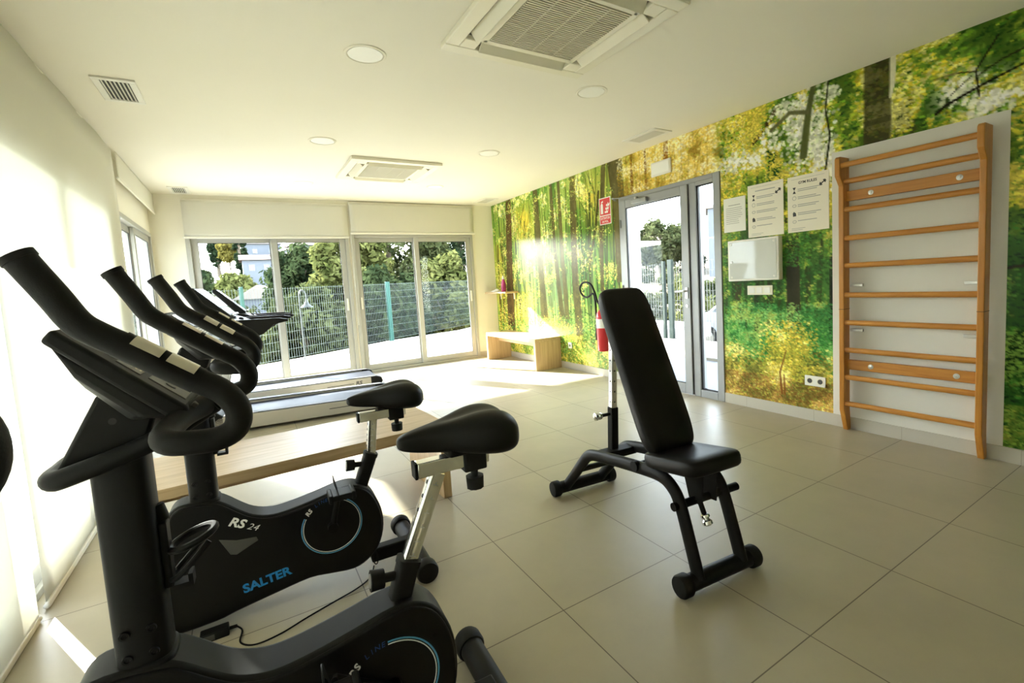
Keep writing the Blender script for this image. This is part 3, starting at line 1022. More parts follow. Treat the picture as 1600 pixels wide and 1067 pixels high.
    def hole(y, z):
        if DY0 - 0.001 < y < DY1 + 0.001 and z < DZ:
            return True
        if 0.924 < y < 1.884 and z < 2.066:
            return True
        return False
    V = np.stack([np.full(nx * nz, -0.0025), YY.ravel(), ZZ.ravel()], 1)
    yc = (ya[:-1] + ya[1:]) / 2
    zc = (za[:-1] + za[1:]) / 2
    YC, ZC = np.meshgrid(yc, zc)
    keep = ~(((YC > DY0 - 0.001) & (YC < DY1 + 0.001) & (ZC < DZ)) | ((YC > 0.924 + 0.012 * np.sin(ZC * 2.0)) & (YC < 1.884) & (ZC < 2.066)))
    jj, ii = np.nonzero(keep)
    a = jj * nx + ii
    F = np.stack([a, a + nx, a + nx + 1, a + 1], 1)
    me = bpy.data.meshes.new('wall_mural')
    me.vertices.add(len(V))
    me.vertices.foreach_set('co', V.ravel())
    me.loops.add(len(F) * 4)
    me.loops.foreach_set('vertex_index', F.ravel())
    me.polygons.add(len(F))
    me.polygons.foreach_set('loop_start', np.arange(len(F)) * 4)
    me.polygons.foreach_set('loop_total', np.full(len(F), 4))
    at = me.color_attributes.new('print', 'FLOAT_COLOR', 'POINT')
    rgba = np.ones((len(V), 4))
    rgba[:, :3] = cols.reshape(-1, 3)
    at.data.foreach_set('color', rgba.ravel())
    me.update()
    me.validate()
    mt, nt, b = new_mat('forest_print')
    an = nt.nodes.new('ShaderNodeAttribute')
    an.attribute_name = 'print'
    nt.links.new(an.outputs['Color'], b.inputs['Base Color'])
    b.inputs['Roughness'].default_value = 0.24
    b.inputs['Specular IOR Level'].default_value = 0.11
    me.materials.append(mt)
    ob = bpy.data.objects.new('wall_mural', me)
    COL.objects.link(ob)
    tag(ob, 'green and yellow forest photo mural covering the long right wall', 'mural')


paint_mural()
# the white patch of bare wall left in the mural behind the wall bars
struct(box('trim_2', -0.004, 0.0, 0.915, 1.886, 0.092, 2.067, M['panel']))


# ------------------------------------------------------------------ ceiling fittings
def downlight(x, y, z=H):
    o = thing('ceiling_downlight', '', 'ceiling light', (x, y, z), 0, 'round flush ceiling lights')
    MB().lathe([(0.116, 0.0), (0.116, -0.004), (0.110, -0.007), (0.102, -0.006), (0.098, -0.001), (0.098, -0.0)], seg=40).build('trim_ring', M['ceiling'], o)
    MB().lathe([(0.0955, -0.0005), (0.0955, -0.0045), (0.001, -0.0045)], seg=40).build('lamp_diffuser', M['diffuser'], o)
    return o


d0 = downlight(-3.085, 2.895)
d0['label'] = 'round flush ceiling light nearest the left blinds, left of the big air conditioner'
dup(d0, (-1.515, 2.80, H), 0, 'round flush ceiling light between the big air conditioner and the mural', 'round flush ceiling lights')
dup(d0, (-3.08, 4.65, H), 0, 'round flush ceiling light just left in front of the far air conditioner', 'round flush ceiling lights')
dup(d0, (-1.505, 4.52, H), 0, 'round flush ceiling light just right of the far air conditioner', 'round flush ceiling lights')
dup(d0, (-3.06, 6.46, H), 0, 'faint round ceiling light behind the far air conditioner, on the left near the windows', 'round flush ceiling lights')
dup(d0, (-1.47, 6.25, H), 0, 'faint round ceiling light behind the far air conditioner, on the right near the windows', 'round flush ceiling lights')


def cassette(x, y, label):
    """ceiling cassette, 0.95 m square"""
    o = thing('air_conditioner', label, 'air conditioner', (x, y, H), 0, 'ceiling cassette air conditioners')
    s = 0.475
    fr = MB()
    # square ring with four slots is made from bars
    q = 0.395
    k = 0.300
    fr.box(-s, s, -s, -q, -0.032, 0)
    fr.box(-s, s, q, s, -0.032, 0)
    fr.box(-s, -q, -q, q, -0.032, 0)
    fr.box(q, s, -q, q, -0.032, 0)
    for sx in (-1, 1):
        for sy in (-1, 1):
            fr.box(sx * k, sx * q, sy * k, sy * q, -0.032, -0.004)
    fr.box(-k, k, -k - 0.012, -k + 0.03, -0.032, -0.004)
    fr.box(-k, k, k - 0.03, k + 0.012, -0.032, -0.004)
    fr.box(-k - 0.012, -k + 0.03, -k, k, -0.032, -0.004)
    fr.box(k - 0.03, k + 0.012, -k, k, -0.032, -0.004)
    fr.build('frame_panel', M['ivory_plastic'], o, 0.006)
    MB().box(-q, q, -q, q, -0.004, -0.001).build('slot_backing', M['slot_grey'], o)
    g = MB()
    n = 34
    for i in range(n):
        yy = -k + 0.035 + (2 * k - 0.07) * i / (n - 1)
        g.box(-k + 0.03, k - 0.03, yy - 0.0042, yy + 0.0042, -0.036, -0.018)
    for i in range(3):
        xx = -0.14 + 0.14 * i
        g.box(xx - 0.004, xx + 0.004, -k + 0.03, k - 0.03, -0.035, -0.02)
    g.build('intake_grille', M['grille'], o)
    MB().box(-k + 0.03, k - 0.03, -k + 0.03, k - 0.03, -0.014, -0.010).build('filter', M['grille'], o)
    for ang in range(4):
        a = ang * PI / 2
        mt = Matrix.Rotation(a, 4, 'Z')
        tilt = 55 if ang in (0, 3) else 40
        lm = mt @ Matrix.Translation((0, -0.352, -0.026)) @ Matrix.Rotation(R(-tilt if ang in (0, 3) else tilt), 4, 'X')
        MB().box(-0.285, 0.285, -0.036, 0.036, -0.004, 0.004, lm).build('louvre', M['ivory_plastic'], o, 0.002)
    return o


cassette(-2.27, 2.13, 'large square ivory ceiling air conditioner at the top edge of the room, nearest')
cassette(-2.29, 5.52, 'square ivory ceiling air conditioner farther back near the windows')


def ceiling_vent(x, y, sx, sy, label, nsl=7, rot=0):
    o = thing('air_vent', label, 'air vent', (x, y, H), rot, 'ceiling air vents')
    fr = MB()
    fr.box(-sx, sx, -sy, -sy + 0.035, -0.012, 0)
    fr.box(-sx, sx, sy - 0.035, sy, -0.012, 0)
    fr.box(-sx, -sx + 0.035, -sy + 0.035, sy - 0.035, -0.012, 0)
    fr.box(sx - 0.035, sx, -sy + 0.035, sy - 0.035, -0.012, 0)
    fr.build('frame', M['white_plastic'], o, 0.003)
    MB().box(-sx + 0.03, sx - 0.03, -sy + 0.03, sy - 0.03, -0.003, -0.0005).build('duct_backing', M['vent_dark'], o)
    for i in range(nsl):
        xx = -sx + 0.035 + (2 * sx - 0.07) * (i + 0.5) / nsl
        mt = Matrix.Translation((xx, 0, -0.008)) @ Matrix.Rotation(R(40), 4, 'Y')
        MB().box(-0.007, 0.007, -sy + 0.036, sy - 0.036, -0.001, 0.001, mt).build('slat', M['white_plastic'], o)
    return o


ceiling_vent(-4.345, 3.99, 0.105, 0.20, 'square ceiling vent with dark slats above the left blinds')
ceiling_vent(-4.34, 7.22, 0.10, 0.20, 'small slatted ceiling vent in the far left corner')
dv = thing('ceiling_diffuser', 'plain rectangular white vent in the ceiling above the glass door', 'air vent', (-0.32, 3.45, H))
MB().box(-0.12, 0.12, -0.22, 0.22, -0.008, 0).build('frame', M['white_plastic'], dv, 0.003)
MB().box(-0.075, 0.075, -0.17, 0.17, -0.0095, -0.008).build('centre_plate', pmat('vent_plate_grey', (0.58, 0.565, 0.51, 1), 0.5), dv)
dup(dv, (-0.33, 7.05, H), 0, 'plain white ceiling vent in the far right corner by the mural')


# ------------------------------------------------------------------ blinds
def blind(axis, fixed, a0, a1, ztop, zbot, label, bulge=0.0, chain=None, roll=True):
    cx = (a0 + a1) / 2
    if axis == 'x':
        o = thing('roller_blind', label, 'blind', (cx, fixed, 0), 0, 'cream roller blinds')
    else:
        o = thing('roller_blind', label, 'blind', (fixed, cx, 0), PI / 2, 'cream roller blinds')
    hw = (a1 - a0) / 2
    n = 24
    fab = MB()
    rows = 14
    front = []
    for j in range(rows + 1):
        z = ztop + (zbot - ztop) * j / rows
        r1 = []
        for i in range(n + 1):
            x = -hw + 2 * hw * i / n
            r1.append((x, 0.004 * math.sin(i * 0.9 + j * 0.15) * bulge, z))
        front.append(r1)
    vs = [p for r in front for p in r]
    fs = []
    for j in range(rows):
        for i in range(n):
            a = j * (n + 1) + i
            fs.append((a, a + 1, a + n + 2, a + n + 1))
    fab.add(vs, fs)
    fo = fab.build('fabric', M['blind'], o, 0, fix=False)
    sd = fo.modifiers.new('thickness', 'SOLIDIFY')
    sd.thickness = 0.0008
    if roll:
        MB().cyl((-hw, 0.028, ztop - 0.004), (hw, 0.028, ztop - 0.004), 0.026, 20).build('roller_tube', M['blind_bar'], o)
    br = MB()
    br.box(-hw, hw, -0.008, 0.008, zbot - 0.028, zbot)
    br.build('bottom_bar', M['blind_bar'], o, 0.004)
    for s in (-1, 1):
        MB().sphere((s * (hw + 0.006), 0, zbot - 0.014), 0.012, 10, 6).build('end_cap', M['white_plastic'], o)
    if chain is not None:
        c_ = MB()
        c_.cyl((chain * hw, 0.03, ztop - 0.02), (chain * hw, 0.03, 0.75), 0.0028, 6)
        c_.cyl((chain * (hw + 0.012), 0.02, ztop - 0.02), (chain * (hw + 0.012), 0.02, 0.75), 0.0028, 6)
        c_.build('pull_chain', M['white_plastic'], o)
    return o


BLX = -4.625
blind('y', BLX, -1.55, 2.62, 2.55, 0.03, 'cream roller blind pulled right down, nearest on the left at the picture edge', 1.0)
blind('y', BLX, 2.73, 5.30, 2.55, 0.03, 'cream roller blind pulled right down beside the exercise bike handlebars', 1.0)
blind('y', BLX, 5.45, 7.46, 2.575, 2.36, 'cream roller blind rolled up high on the left wall near the far corner', 0.2, roll=False)
blind('x', YB - 0.05, -4.36, -2.40, 2.52, 2.07, 'cream roller blind raised above the left back window', 0.2, chain=None)
blind('x', YB - 0.05, -2.36, -0.38, 2.56, 2.13, 'cream roller blind raised above the right back window', 0.2, chain=-1)


# ------------------------------------------------------------------ benches
def bench(label, loc, rotz, L, Dp, Hh=0.45, t=0.05):
    o = thing('wooden_bench', label, 'bench', loc, rotz, 'pale wooden benches')
    # local: x along the length, front is -y
    MB().box(-L / 2, L / 2, -Dp / 2, Dp / 2, Hh - t, Hh).build('seat_board', M['oak'], o, 0.0025)
    for s in (-1, 1):
        MB().box(s * L / 2, s * (L / 2 - t), -Dp / 2, Dp / 2, 0, Hh - t).build('leg_panel', M['oak_v'], o, 0.0025)
    MB().box(-L / 2 + t, L / 2 - t, -0.015, 0.015, Hh - t - 0.10, Hh - t).build('stretcher', M['oak'], o, 0.002)
    return o


bench('long pale wooden bench behind the exercise bikes, in front of the treadmills', (-3.585, 2.875, 0), R(3.2), 1.42, 0.56)
bench('pale wooden bench standing against the mural in the far right corner', (-0.225, 6.37, 0), R(-90), 1.56, 0.43)


# ------------------------------------------------------------------ wall bars
lad = thing('wall_bars', 'honey coloured wooden wall bars with round rungs on the white patch of the right wall', 'wall bars', (0, 1.387, 0))
for s, yy in ((1, 0.388), (-1, -0.385)):
    prof = [(-0.005, 0.0), (-0.052, 0.0), (-0.108, 0.165), (-0.108, 1.80), (-0.160, 1.866), (-0.160, 1.985), (-0.145, 2.0), (-0.022, 2.0), (-0.022, 0.15)]
    MB().prism(prof, yy - 0.017, yy + 0.017, 'y').build('upright', M['pine_z'], lad, 0.004)
sm = MB()
for yy in (0.388, -0.385):
    sm.box(-0.1086, -0.02, yy - 0.0176, yy + 0.0176, 0.913, 0.917)
sm.build('joint_line', pmat('dark_joint', (0.09, 0.045, 0.015, 1), 0.6), lad)
RUNGS = [(1.938, -0.135), (1.829, -0.085), (1.631, -0.085), (1.428, -0.085), (1.231, -0.085), (1.018, -0.085), (0.816, -0.085), (0.614, -0.085), (0.411, -0.085), (0.212, -0.085)]
prof = [(0.019 * math.cos(2 * PI * k / 20), 0.0155 * math.sin(2 * PI * k / 20)) for k in range(20)]
for z, x in RUNGS:
    MB().tube([(x, -0.37, z), (x, 0.373, z)], 0.0165, 18, prof=[(b_, a_) for a_, b_ in prof]).build('rung', M['pine_y'], lad)
for z0, z1 in ((1.692, 1.762), (0.466, 0.538)):
    MB().box(-0.062, -0.03, -0.37, 0.373, z0, z1).build('cross_board', M['pine_y'], lad, 0.003)
    for yy in (0.215, -0.265):
        bt = MB()
        zc = (z0 + z1) / 2
        bt.lathe([(0.017, -0.062), (0.017, -0.065), (0.006, -0.067)], (0, yy, zc), 'x', 18)
        bt.lathe([(0.008, -0.064), (0.008, -0.072), (0.001, -0.073)], (0, yy, zc), 'x', 6)
        bt.build('bolt_and_washer', M['steel'], lad)
for yy, sgn in ((0.37, -1), (-0.367, 1)):
    for z in (1.085, 0.755):
        MB().box(-0.022, -0.004, yy, yy + sgn * 0.085, z - 0.010, z + 0.010).build('wall_bracket', M['steel'], lad, 0.002)


# ------------------------------------------------------------------ things on the right wall
def poster(name, label, cat, y0, y1, z0, z1, mat, t=0.003):
    o = thing(name, label, cat, (-0.003, (y0 + y1) / 2, (z0 + z1) / 2))
    hw, hh = (y1 - y0) / 2, (z1 - z0) / 2
    MB().box(-t, 0, -hw, hw, -hh, hh).build('sheet', mat, o)
    return o, hw, hh


# on the right wall, reading direction runs towards -y
def lines(mb, x, rows):
    for (ya, yb, z, h) in rows:
        mb.box(x - 0.0004, x, ya, yb, z - h / 2, z + h / 2)


def dumbbell(o, x, yc, zc, s):
    mt = Matrix.Translation((x, yc, zc)) @ Matrix.Rotation(R(-35), 4, 'X')
    mb = MB()
    mb.box(-0.0006, 0, -0.9 * s, 0.9 * s, -0.16 * s, 0.16 * s, mt)
    for k in (-1, 1):
        mb.box(-0.0006, 0, k * 0.55 * s - 0.14 * s, k * 0.55 * s + 0.14 * s, -0.5 * s, 0.5 * s, mt)
        mb.box(-0.0006, 0, k * 0.85 * s - 0.12 * s, k * 0.85 * s + 0.12 * s, -0.33 * s, 0.33 * s, mt)
    mb.build('dumbbell_picture', M['black_print'], o)


def rules_poster(label, y0, y1, z0, z1, title):
    o, hw, hh = poster('rules_poster', label, 'poster', y0, y1, z0, z1, M['paper'])
    x = -0.0031
    g = MB()
    rows = [(-hw + 0.03, hw - 0.03, hh - 0.024, 0.002)]
    zs = [hh - 0.11, hh - 0.17, hh - 0.23, hh - 0.295, hh - 0.355]
    rr = random.Random(int(y0 * 100))
    for i, z in enumerate(zs):
        for k in range(1 if i in (4,) else 2):
            rows.append((-hw + 0.05 + rr.uniform(0, 0.05), hw - 0.082, z - 0.013 * k + 0.006, 0.0055))
    rows.append((hw - 0.14, hw - 0.03, -hh + 0.030, 0.003))
    rows.append((hw - 0.12, hw - 0.03, -hh + 0.018, 0.003))
    lines(g, x, rows)
    g.build('printed_lines', M['grey_print'], o)
    ic = MB()
    for i, z in enumerate(zs):
        yc = hw - 0.055
        if i == 0:
            for k in (0.012, -0.012):
                ic.prism([(yc - 0.013, z + k + (0.012 if k > 0 else -0.012)), (yc + 0.013, z + k + (0.012 if k > 0 else -0.012)), (yc, z)], x - 0.0006, x, 'x')
        elif i == 3:
            ic.prism([(yc - 0.014, z - 0.016), (yc + 0.012, z - 0.018), (yc + 0.014, z + 0.008), (yc + 0.004, z + 0.02), (yc - 0.012, z + 0.006)], x - 0.0006, x, 'x')
    ic.build('dark_icon', M['black_print'], o)
    ic = MB()
    for i, z in enumerate(zs):
        yc = hw - 0.055
        if i in (1, 2, 4):
            ic.tube([(x - 0.0003, yc + 0.015 * math.cos(a * PI / 8), z + (0.015 if i == 1 else 0.010) * math.sin(a * PI / 8)) for a in range(16)], 0.0016, 4, closed=True)
    ic.build('line_icon', M['grey_print'], o)
    dumbbell(o, x, -hw + 0.045, hh - 0.085, 0.028)
    if title:
        text('title', title, 0.028, M['black_print'], o, (x, 0.0, hh - 0.055), (0, -1, 0), (0, 0, 1), bold=0.0008, extr=0.0003)
    else:
        g = MB()
        lines(g, x, [(-hw + 0.07, hw - 0.07, hh - 0.055, 0.007)])
        g.build('title', M['grey_print'], o)
    return o


rules_poster('cream poster of gym rules, the right one of the pair, headed in bold black', 1.907, 2.226, 1.519, 1.957, 'GYM RULES')
rules_poster('cream rules poster in the middle, above the white wall cabinet', 2.262, 2.582, 1.518, 1.962, None)
o, hw, hh = poster('notice_sheet', 'small white notice sheet pinned right beside the glass door', 'notice', 2.607, 2.828, 1.59, 1.892, M['paper_white'])
g = MB()
rr = random.Random(4)
lines(g, -0.0031, [(-0.06, 0.06, 0.085, 0.006)] + [(-0.085 + rr.uniform(0, 0.05), 0.085, 0.06 - 0.017 * k, 0.004) for k in range(9)])
g.build('printed_lines', M['grey_print'], o)

cb = thing('wall_cabinet', 'white wall cabinet with glossy reflective door below the posters', 'cabinet', (0, 2.515, 1.326))
MB().box(-0.062, -0.004, -0.24, 0.24, -0.18, 0.18).build('body', M['white_plastic'], cb, 0.006)
MB().box(-0.066, -0.062, -0.222, 0.222, -0.163, 0.163).build('door', M['cabinet_glass'], cb, 0.002)
k = MB()
k.lathe([(0.010, -0.066), (0.010, -0.070), (0.004, -0.072)], (0, 0.195, -0.01), 'x', 14)
k.build('lock', M['steel'], cb)
for yy in (-0.2, 0.2):
    for zz in (-0.145, 0.145):
        MB().lathe([(0.010, -0.066), (0.009, -0.0675), (0.001, -0.068)], (0, yy, zz), 'x', 12).build('screw', M['white_plastic'], cb)

sw = thing('light_switch', 'white triple light switch plate under the wall cabinet', 'switch', (-0.003, 2.483, 1.06))
MB().box(-0.009, 0, -0.118, 0.118, -0.040, 0.040).build('plate', M['ivory_plastic'], sw, 0.003)
for i in (-1, 0, 1):
    MB().box(-0.0135, -0.009, i * 0.072 - 0.026, i * 0.072 + 0.026, -0.026, 0.026).build('rocker', M['white_plastic'], sw, 0.002)


def socket(label, y, z, n):
    o = thing('power_socket', label, 'socket', (-0.003, y, z), 0)
    hw = 0.0405 * n
    MB().box(-0.010, 0, -hw, hw, -0.041, 0.041).build('plate', M['white_plastic'], o, 0.003)
    for i in range(n):
        yy = -hw + 0.0405 + 0.081 * i if n > 1 else 0
        r_ = MB()
        r_.lathe([(0.027, -0.010), (0.027, -0.0125), (0.021, -0.0125), (0.020, -0.0102)], (0, yy, 0), 'x', 24)
        r_.build('round_insert', M['ivory_plastic'], o)
        p = MB()
        p.lathe([(0.0195, -0.0101), (0.0195, -0.0112), (0.001, -0.0112)], (0, yy, 0), 'x', 24)
        p.build('recess', M['mgrey'], o)
    return o


socket('white double power socket low on the mural beside the wall bars', 2.02, 0.327, 2)
socket('white single power socket low on the mural beside the far bench', 5.36, 0.335, 1)

# fire extinguisher sign
fs, hw, hh = poster('fire_sign', 'red and white fire extinguisher sign on the mural left of the glass door', 'sign', 4.385, 4.597, 1.887, 2.207, M['white_print'], 0.002)
MB().box(-0.0027, -0.002, -hw + 0.010, hw - 0.010, -hh + 0.112, hh - 0.010).build('red_field', M['red_sign'], fs)
MB().box(-0.0027, -0.002, -hw + 0.010, hw - 0.010, -hh + 0.010, -hh + 0.100).build('red_caption_band', M['red_sign'], fs)
pic = MB()
xx = -0.0031
pic.prism([(0.034, -0.03), (0.076, -0.03), (0.076, 0.075), (0.066, 0.095), (0.044, 0.095), (0.034, 0.075)], xx - 0.0003, xx + 0.0002, 'x')
pic.prism([(0.030, 0.105), (0.066, 0.100), (0.066, 0.112), (0.030, 0.128)], xx - 0.0003, xx + 0.0002, 'x')
pic.build('extinguisher_picture', M['white_print'], fs)
fl = MB()
for i, (yb, zb) in enumerate(((-0.02, -0.02), (-0.035, 0.02), (-0.05, 0.06))):
    fl.prism([(yb + 0.028, zb - 0.004), (yb - 0.03, zb - 0.008), (yb - 0.045, zb + 0.03), (yb - 0.02, zb + 0.012), (yb - 0.012, zb + 0.04), (yb + 0.004, zb + 0.010), (yb + 0.02, zb + 0.022)], xx - 0.0003, xx + 0.0002, 'x')
fl.build('flame_picture', M['white_print'], fs)
text('caption', 'EXTINTOR', 0.040, M['white_print'], fs, (xx, 0, -hh + 0.074), (0, -1, 0), (0, 0, 1), bold=0.0006, extr=0.0002, xscale=0.86)
text('caption', 'DE POL.', 0.034, M['white_print'], fs, (xx, 0, -hh + 0.033), (0, -1, 0), (0, 0, 1), bold=0.0006, extr=0.0002)

# extinguisher
fe = thing('fire_extinguisher', 'red fire extinguisher with black hose hanging on the mural behind the weight bench', 'fire extinguisher', (-0.095, 4.53, 0.345))
MB().lathe([(0.060, 0), (0.072, 0.012), (0.075, 0.05), (0.075, 0.42), (0.066, 0.47), (0.035, 0.51), (0.022, 0.525)], seg=32).build('cylinder', M['red'], fe)
MB().lathe([(0.0755, 0.29), (0.0757, 0.292), (0.0757, 0.40), (0.0755, 0.402)], seg=32).build('paper_label', M['paper_white'], fe)
v = MB()
v.cyl((0, 0, 0.52), (0, 0, 0.575), 0.018)
v.box(-0.012, 0.012, -0.10, 0.03, 0.575, 0.588)
v.box(-0.012, 0.012, -0.10, 0.02, 0.605, 0.617)
v.build('valve_and_lever', M['rubber'], fe, 0.003)
hs = catmull([(0, 0.02, 0.56), (-0.01, 0.07, 0.62), (0, 0.12, 0.72), (0, 0.20, 0.83), (0, 0.34, 0.855), (0, 0.42, 0.79), (0, 0.385, 0.70), (0, 0.28, 0.665), (0, 0.17, 0.71), (0, 0.125, 0.66), (0, 0.115, 0.50), (0, 0.112, 0.25)], 6)
MB().tube(hs, 0.0125, 10).build('hose', M['rubber'], fe)
MB().cyl((0, 0.112, 0.33), (0, 0.112, 0.13), 0.018, 14, 0.024).build('nozzle', M['rubber'], fe)
MB().box(0.045, 0.092, -0.02, 0.02, 0.47, 0.56).build('wall_hook', M['steel'], fe)

el = thing('emergency_light', 'small rectangular white emergency light plate above the glass door', 'emergency light', (-0.003, 3.563, 2.345))
MB().box(-0.02, 0, -0.135, 0.135, -0.072, 0.072).build('frame', M['white_plastic'], el, 0.005)
MB().box(-0.024, -0.02, -0.118, 0.118, -0.056, 0.056).build('lens', M['diffuser'], el, 0.004)

# corner shelf with bottle and cloth
sh = thing('wall_shelf', 'small pale wooden shelf on the mural in the far right corner', 'shelf', (0, 7.1, 1.10))
MB().box(-0.24, -0.003, -0.36, 0.40, -0.012, 0.012).build('board', M['oak'], sh, 0.002)
bk = MB()
for yy in (-0.22, 0.25):
    bk.box(-0.18, -0.003, yy - 0.01, yy + 0.01, -0.020, -0.012)
    bk.box(-0.012, -0.003, yy - 0.01, yy + 0.01, -0.12, -0.012)
bk.build('bracket', M['white_plastic'], sh)
bo = thing('drink_bottle', 'magenta bottle with pale cap standing on the corner shelf', 'bottle', (-0.10, 7.06, 1.113))
MB().lathe([(0.036, 0), (0.040, 0.006), (0.040, 0.12), (0.034, 0.165), (0.022, 0.19), (0.020, 0.205)], seg=24).build('body', M['pink'], bo)
MB().lathe([(0.022, 0.205), (0.022, 0.235), (0.014, 0.240), (0.012, 0.262), (0.004, 0.264)], seg=20).build('cap', M['white_plastic'], bo)
cl = MB()
n = 14
vs = []
rr = random.Random(3)
for j in range(n):
    for i in range(n):
        u, v_ = i / (n - 1) - 0.5, j / (n - 1) - 0.5
        hgt = 0.055 * max(0, 1 - (2 * u) ** 2) * max(0, 1 - (2 * v_) ** 2) * (0.6 + 0.4 * math.sin(9 * u + 5 * v_) * math.cos(7 * v_))
        vs.append((u * 0.15, v_ * 0.20, 0.003 + hgt))
fsx = []
for j in range(n - 1):
    for i in range(n - 1):
        a = j * n + i
        fsx.append((a, a + 1, a + n + 1, a + n))
cl.add(vs, fsx)
co = cl.build('folded_cloth', M['cloth'], None, fix=False)
co.location = (-0.13, 7.28, 1.1125)
sd = co.modifiers.new('thickness', 'SOLIDIFY')
sd.thickness = 0.002
sd.offset = 1
tag(co, 'crumpled white cloth lying on the corner shelf beside the bottle', 'cloth')


# ------------------------------------------------------------------ exercise bikes
def make_bike(label, loc, yaw, lift=0.0, tube_b=(-0.25, 0.37), tube_m=(-0.31, 0.53), bar_z=0.695, bar_x=-0.28, crank_deg=100, bars=None, hub=(0.0, 0.0)):
    """local +x is forward (towards the handlebar), +y is the rider's left = the side the camera sees"""
    o = thing('exercise_bike', label, 'exercise bike', loc, PI - R(yaw), 'black upright exercise bikes')

    def lz(x, z):
        return z + lift * min(1.0, max(0.0, (z - 0.06) / 0.25))

    outline = [(0.455, 0.03), (0.465, 0.12), (0.44, 0.30), (0.425, 0.44), (0.405, 0.488), (0.365, 0.503), (0.275, 0.492), (0.24, 0.474), (0.195, 0.434),
               (0.155, 0.404), (0.105, 0.386), (0.055, 0.384), (-0.02, 0.394), (-0.10, 0.410), (-0.17, 0.424), (-0.225, 0.420), (-0.275, 0.392),
               (-0.31, 0.335), (-0.328, 0.265), (-0.325, 0.19), (-0.298, 0.12), (-0.25, 0.075), (-0.19, 0.055), (-0.10, 0.066), (-0.02, 0.076), (0.10, 0.060), (0.24, 0.038), (0.31, 0.025)]
    sm_ = catmull([(x, 0, z) for x, z in outline], 3, True)
    poly = [(p.x, lz(p.x, p.z)) for p in sm_]
    MB().prism(poly, -0.055, 0.055, 'y').build('casing', M['dgrey'], o, 0.012, seg=3)
    cx = sum(p[0] for p in poly) / len(poly)
    cz = sum(p[1] for p in poly) / len(poly)
    # inset outline for the two black side covers
    n = len(poly)
    ins = []
    for i in range(n):
        a = Vector((poly[i - 1][0], poly[i - 1][1]))
        b_ = Vector((poly[(i + 1) % n][0], poly[(i + 1) % n][1]))
        t = (b_ - a).normalized()
        nn = Vector((-t.y, t.x))
        ins.append((poly[i][0] + nn.x * 0.008, poly[i][1] + nn.y * 0.008))
    area = sum(poly[i][0] * poly[(i + 1) % n][1] - poly[(i + 1) % n][0] * poly[i][1] for i in range(n))
    if area < 0:
        ins = []
        for i in range(n):
            a = Vector((poly[i - 1][0], poly[i - 1][1]))
            b_ = Vector((poly[(i + 1) % n][0], poly[(i + 1) % n][1]))
            t = (b_ - a).normalized()
            nn = Vector((t.y, -t.x))
            ins.append((poly[i][0] + nn.x * 0.008, poly[i][1] + nn.y * 0.008))
    cov = None
    for s in (1, -1):
        c_ = MB().prism(ins, s * 0.046, s * 0.062, 'y').build('side_cover', M['gloss'], o, 0.005)
        if s == 1:
            cov = c_
    yf = 0.0623
    # triangular recess, screws, ring and lettering on the near cover
    rec = [(0.272, 0.345), (0.215, 0.325), (0.150, 0.318), (0.145, 0.302), (0.22, 0.268), (0.240, 0.275)]
    MB().prism([(x, lz(x, z)) for x, z in rec], 0.056, 0.0632, 'y').build('recess_facet', M['mgrey'], cov, 0.002)
    RX, RZ, RR = -0.122 + hub[0], 0.278 + hub[1], 0.116
    ring = MB()
    ring2 = MB()
    a0, a1 = R(95), R(95 + 318)   # measured from +x towards +z ; gap at the upper front
    a0, a1 = R(88), R(88 + 302)
    arc = [(RX + RR * math.cos(a0 + (a1 - a0) * k / 60), yf, RZ + RR * math.sin(a0 + (a1 - a0) * k / 60)) for k in range(61)]
    ring.tube(arc, 0.0022, 6)
    arc2 = [(RX + (RR - 0.0065) * math.cos(a0 + (a1 - a0) * k / 60), yf, RZ + (RR - 0.0065) * math.sin(a0 + (a1 - a0) * k / 60)) for k in range(61)]
    ring2.tube(arc2, 0.0014, 6)
    ring.build('blue_ring', M['ring_blue'], cov)
    ring2.build('white_ring', M['white_print'], cov)
    word = 'RS LINE'
    for i, ch in enumerate(word):
        if ch == ' ':
            continue
        ang = R(82) - (R(82) - R(40)) * (len(word) - 1 - i) / (len(word) - 1)
        pos = (RX + (RR - 0.002) * math.cos(ang), yf, RZ + (RR - 0.002) * math.sin(ang))
        yd = Vector((math.cos(ang), 0, math.sin(ang)))
        xd = Vector((-math.sin(ang), 0, math.cos(ang)))
        text('ring_lettering', ch, 0.024 if i < 2 else 0.019, M['white_print'] if i < 2 else M['blue_dark'], cov, pos, xd, yd, shear=0.2, bold=0.0008 if i < 2 else 0.0)
    xd = Vector((-0.88, 0, -0.47))
    yd = Vector((-0.47, 0, 0.88))
    p0 = Vector((0.232, yf, lz(0.2, 0.403)))
    text('model_lettering', 'RS', 0.046, M['white_print'], cov, p0, xd, yd, 'LEFT', 0.15, 0.0014, xscale=1.12)
    text('model_lettering', '24', 0.034, M['white_print'], cov, p0 + xd * 0.066 - yd * 0.004, xd, yd, 'LEFT', 0.25, -0.0002, xscale=1.15)
    xd = Vector((-0.992, 0, 0.12))
    yd = Vector((0.12, 0, 0.992))
    text('maker_lettering', 'SALTER', 0.048, M['blue'], cov, (0.130, yf, 0.132 + lift * 0.3), xd, yd, 'CENTER', 0.0, 0.0016, xscale=1.05)
    for x, z in ((0.335, 0.44), (-0.02, 0.325), (0.30, 0.10), (-0.27, 0.32), (-0.24, 0.10), (0.0, 0.10)):
        MB().lathe([(0.006, 0.0615), (0.006, 0.0628), (0.001, 0.0628)], (x, 0, lz(x, z)), 'y', 12).build('screw', M['rubber'], cov)

    # open front guard in front of the casing
    gp = catmull([(0.405, 0, 0.458), (0.47, 0, 0.405), (0.535, 0, 0.30), (0.575, 0, 0.17), (0.560, 0, 0.09), (0.44, 0, 0.060)], 6)
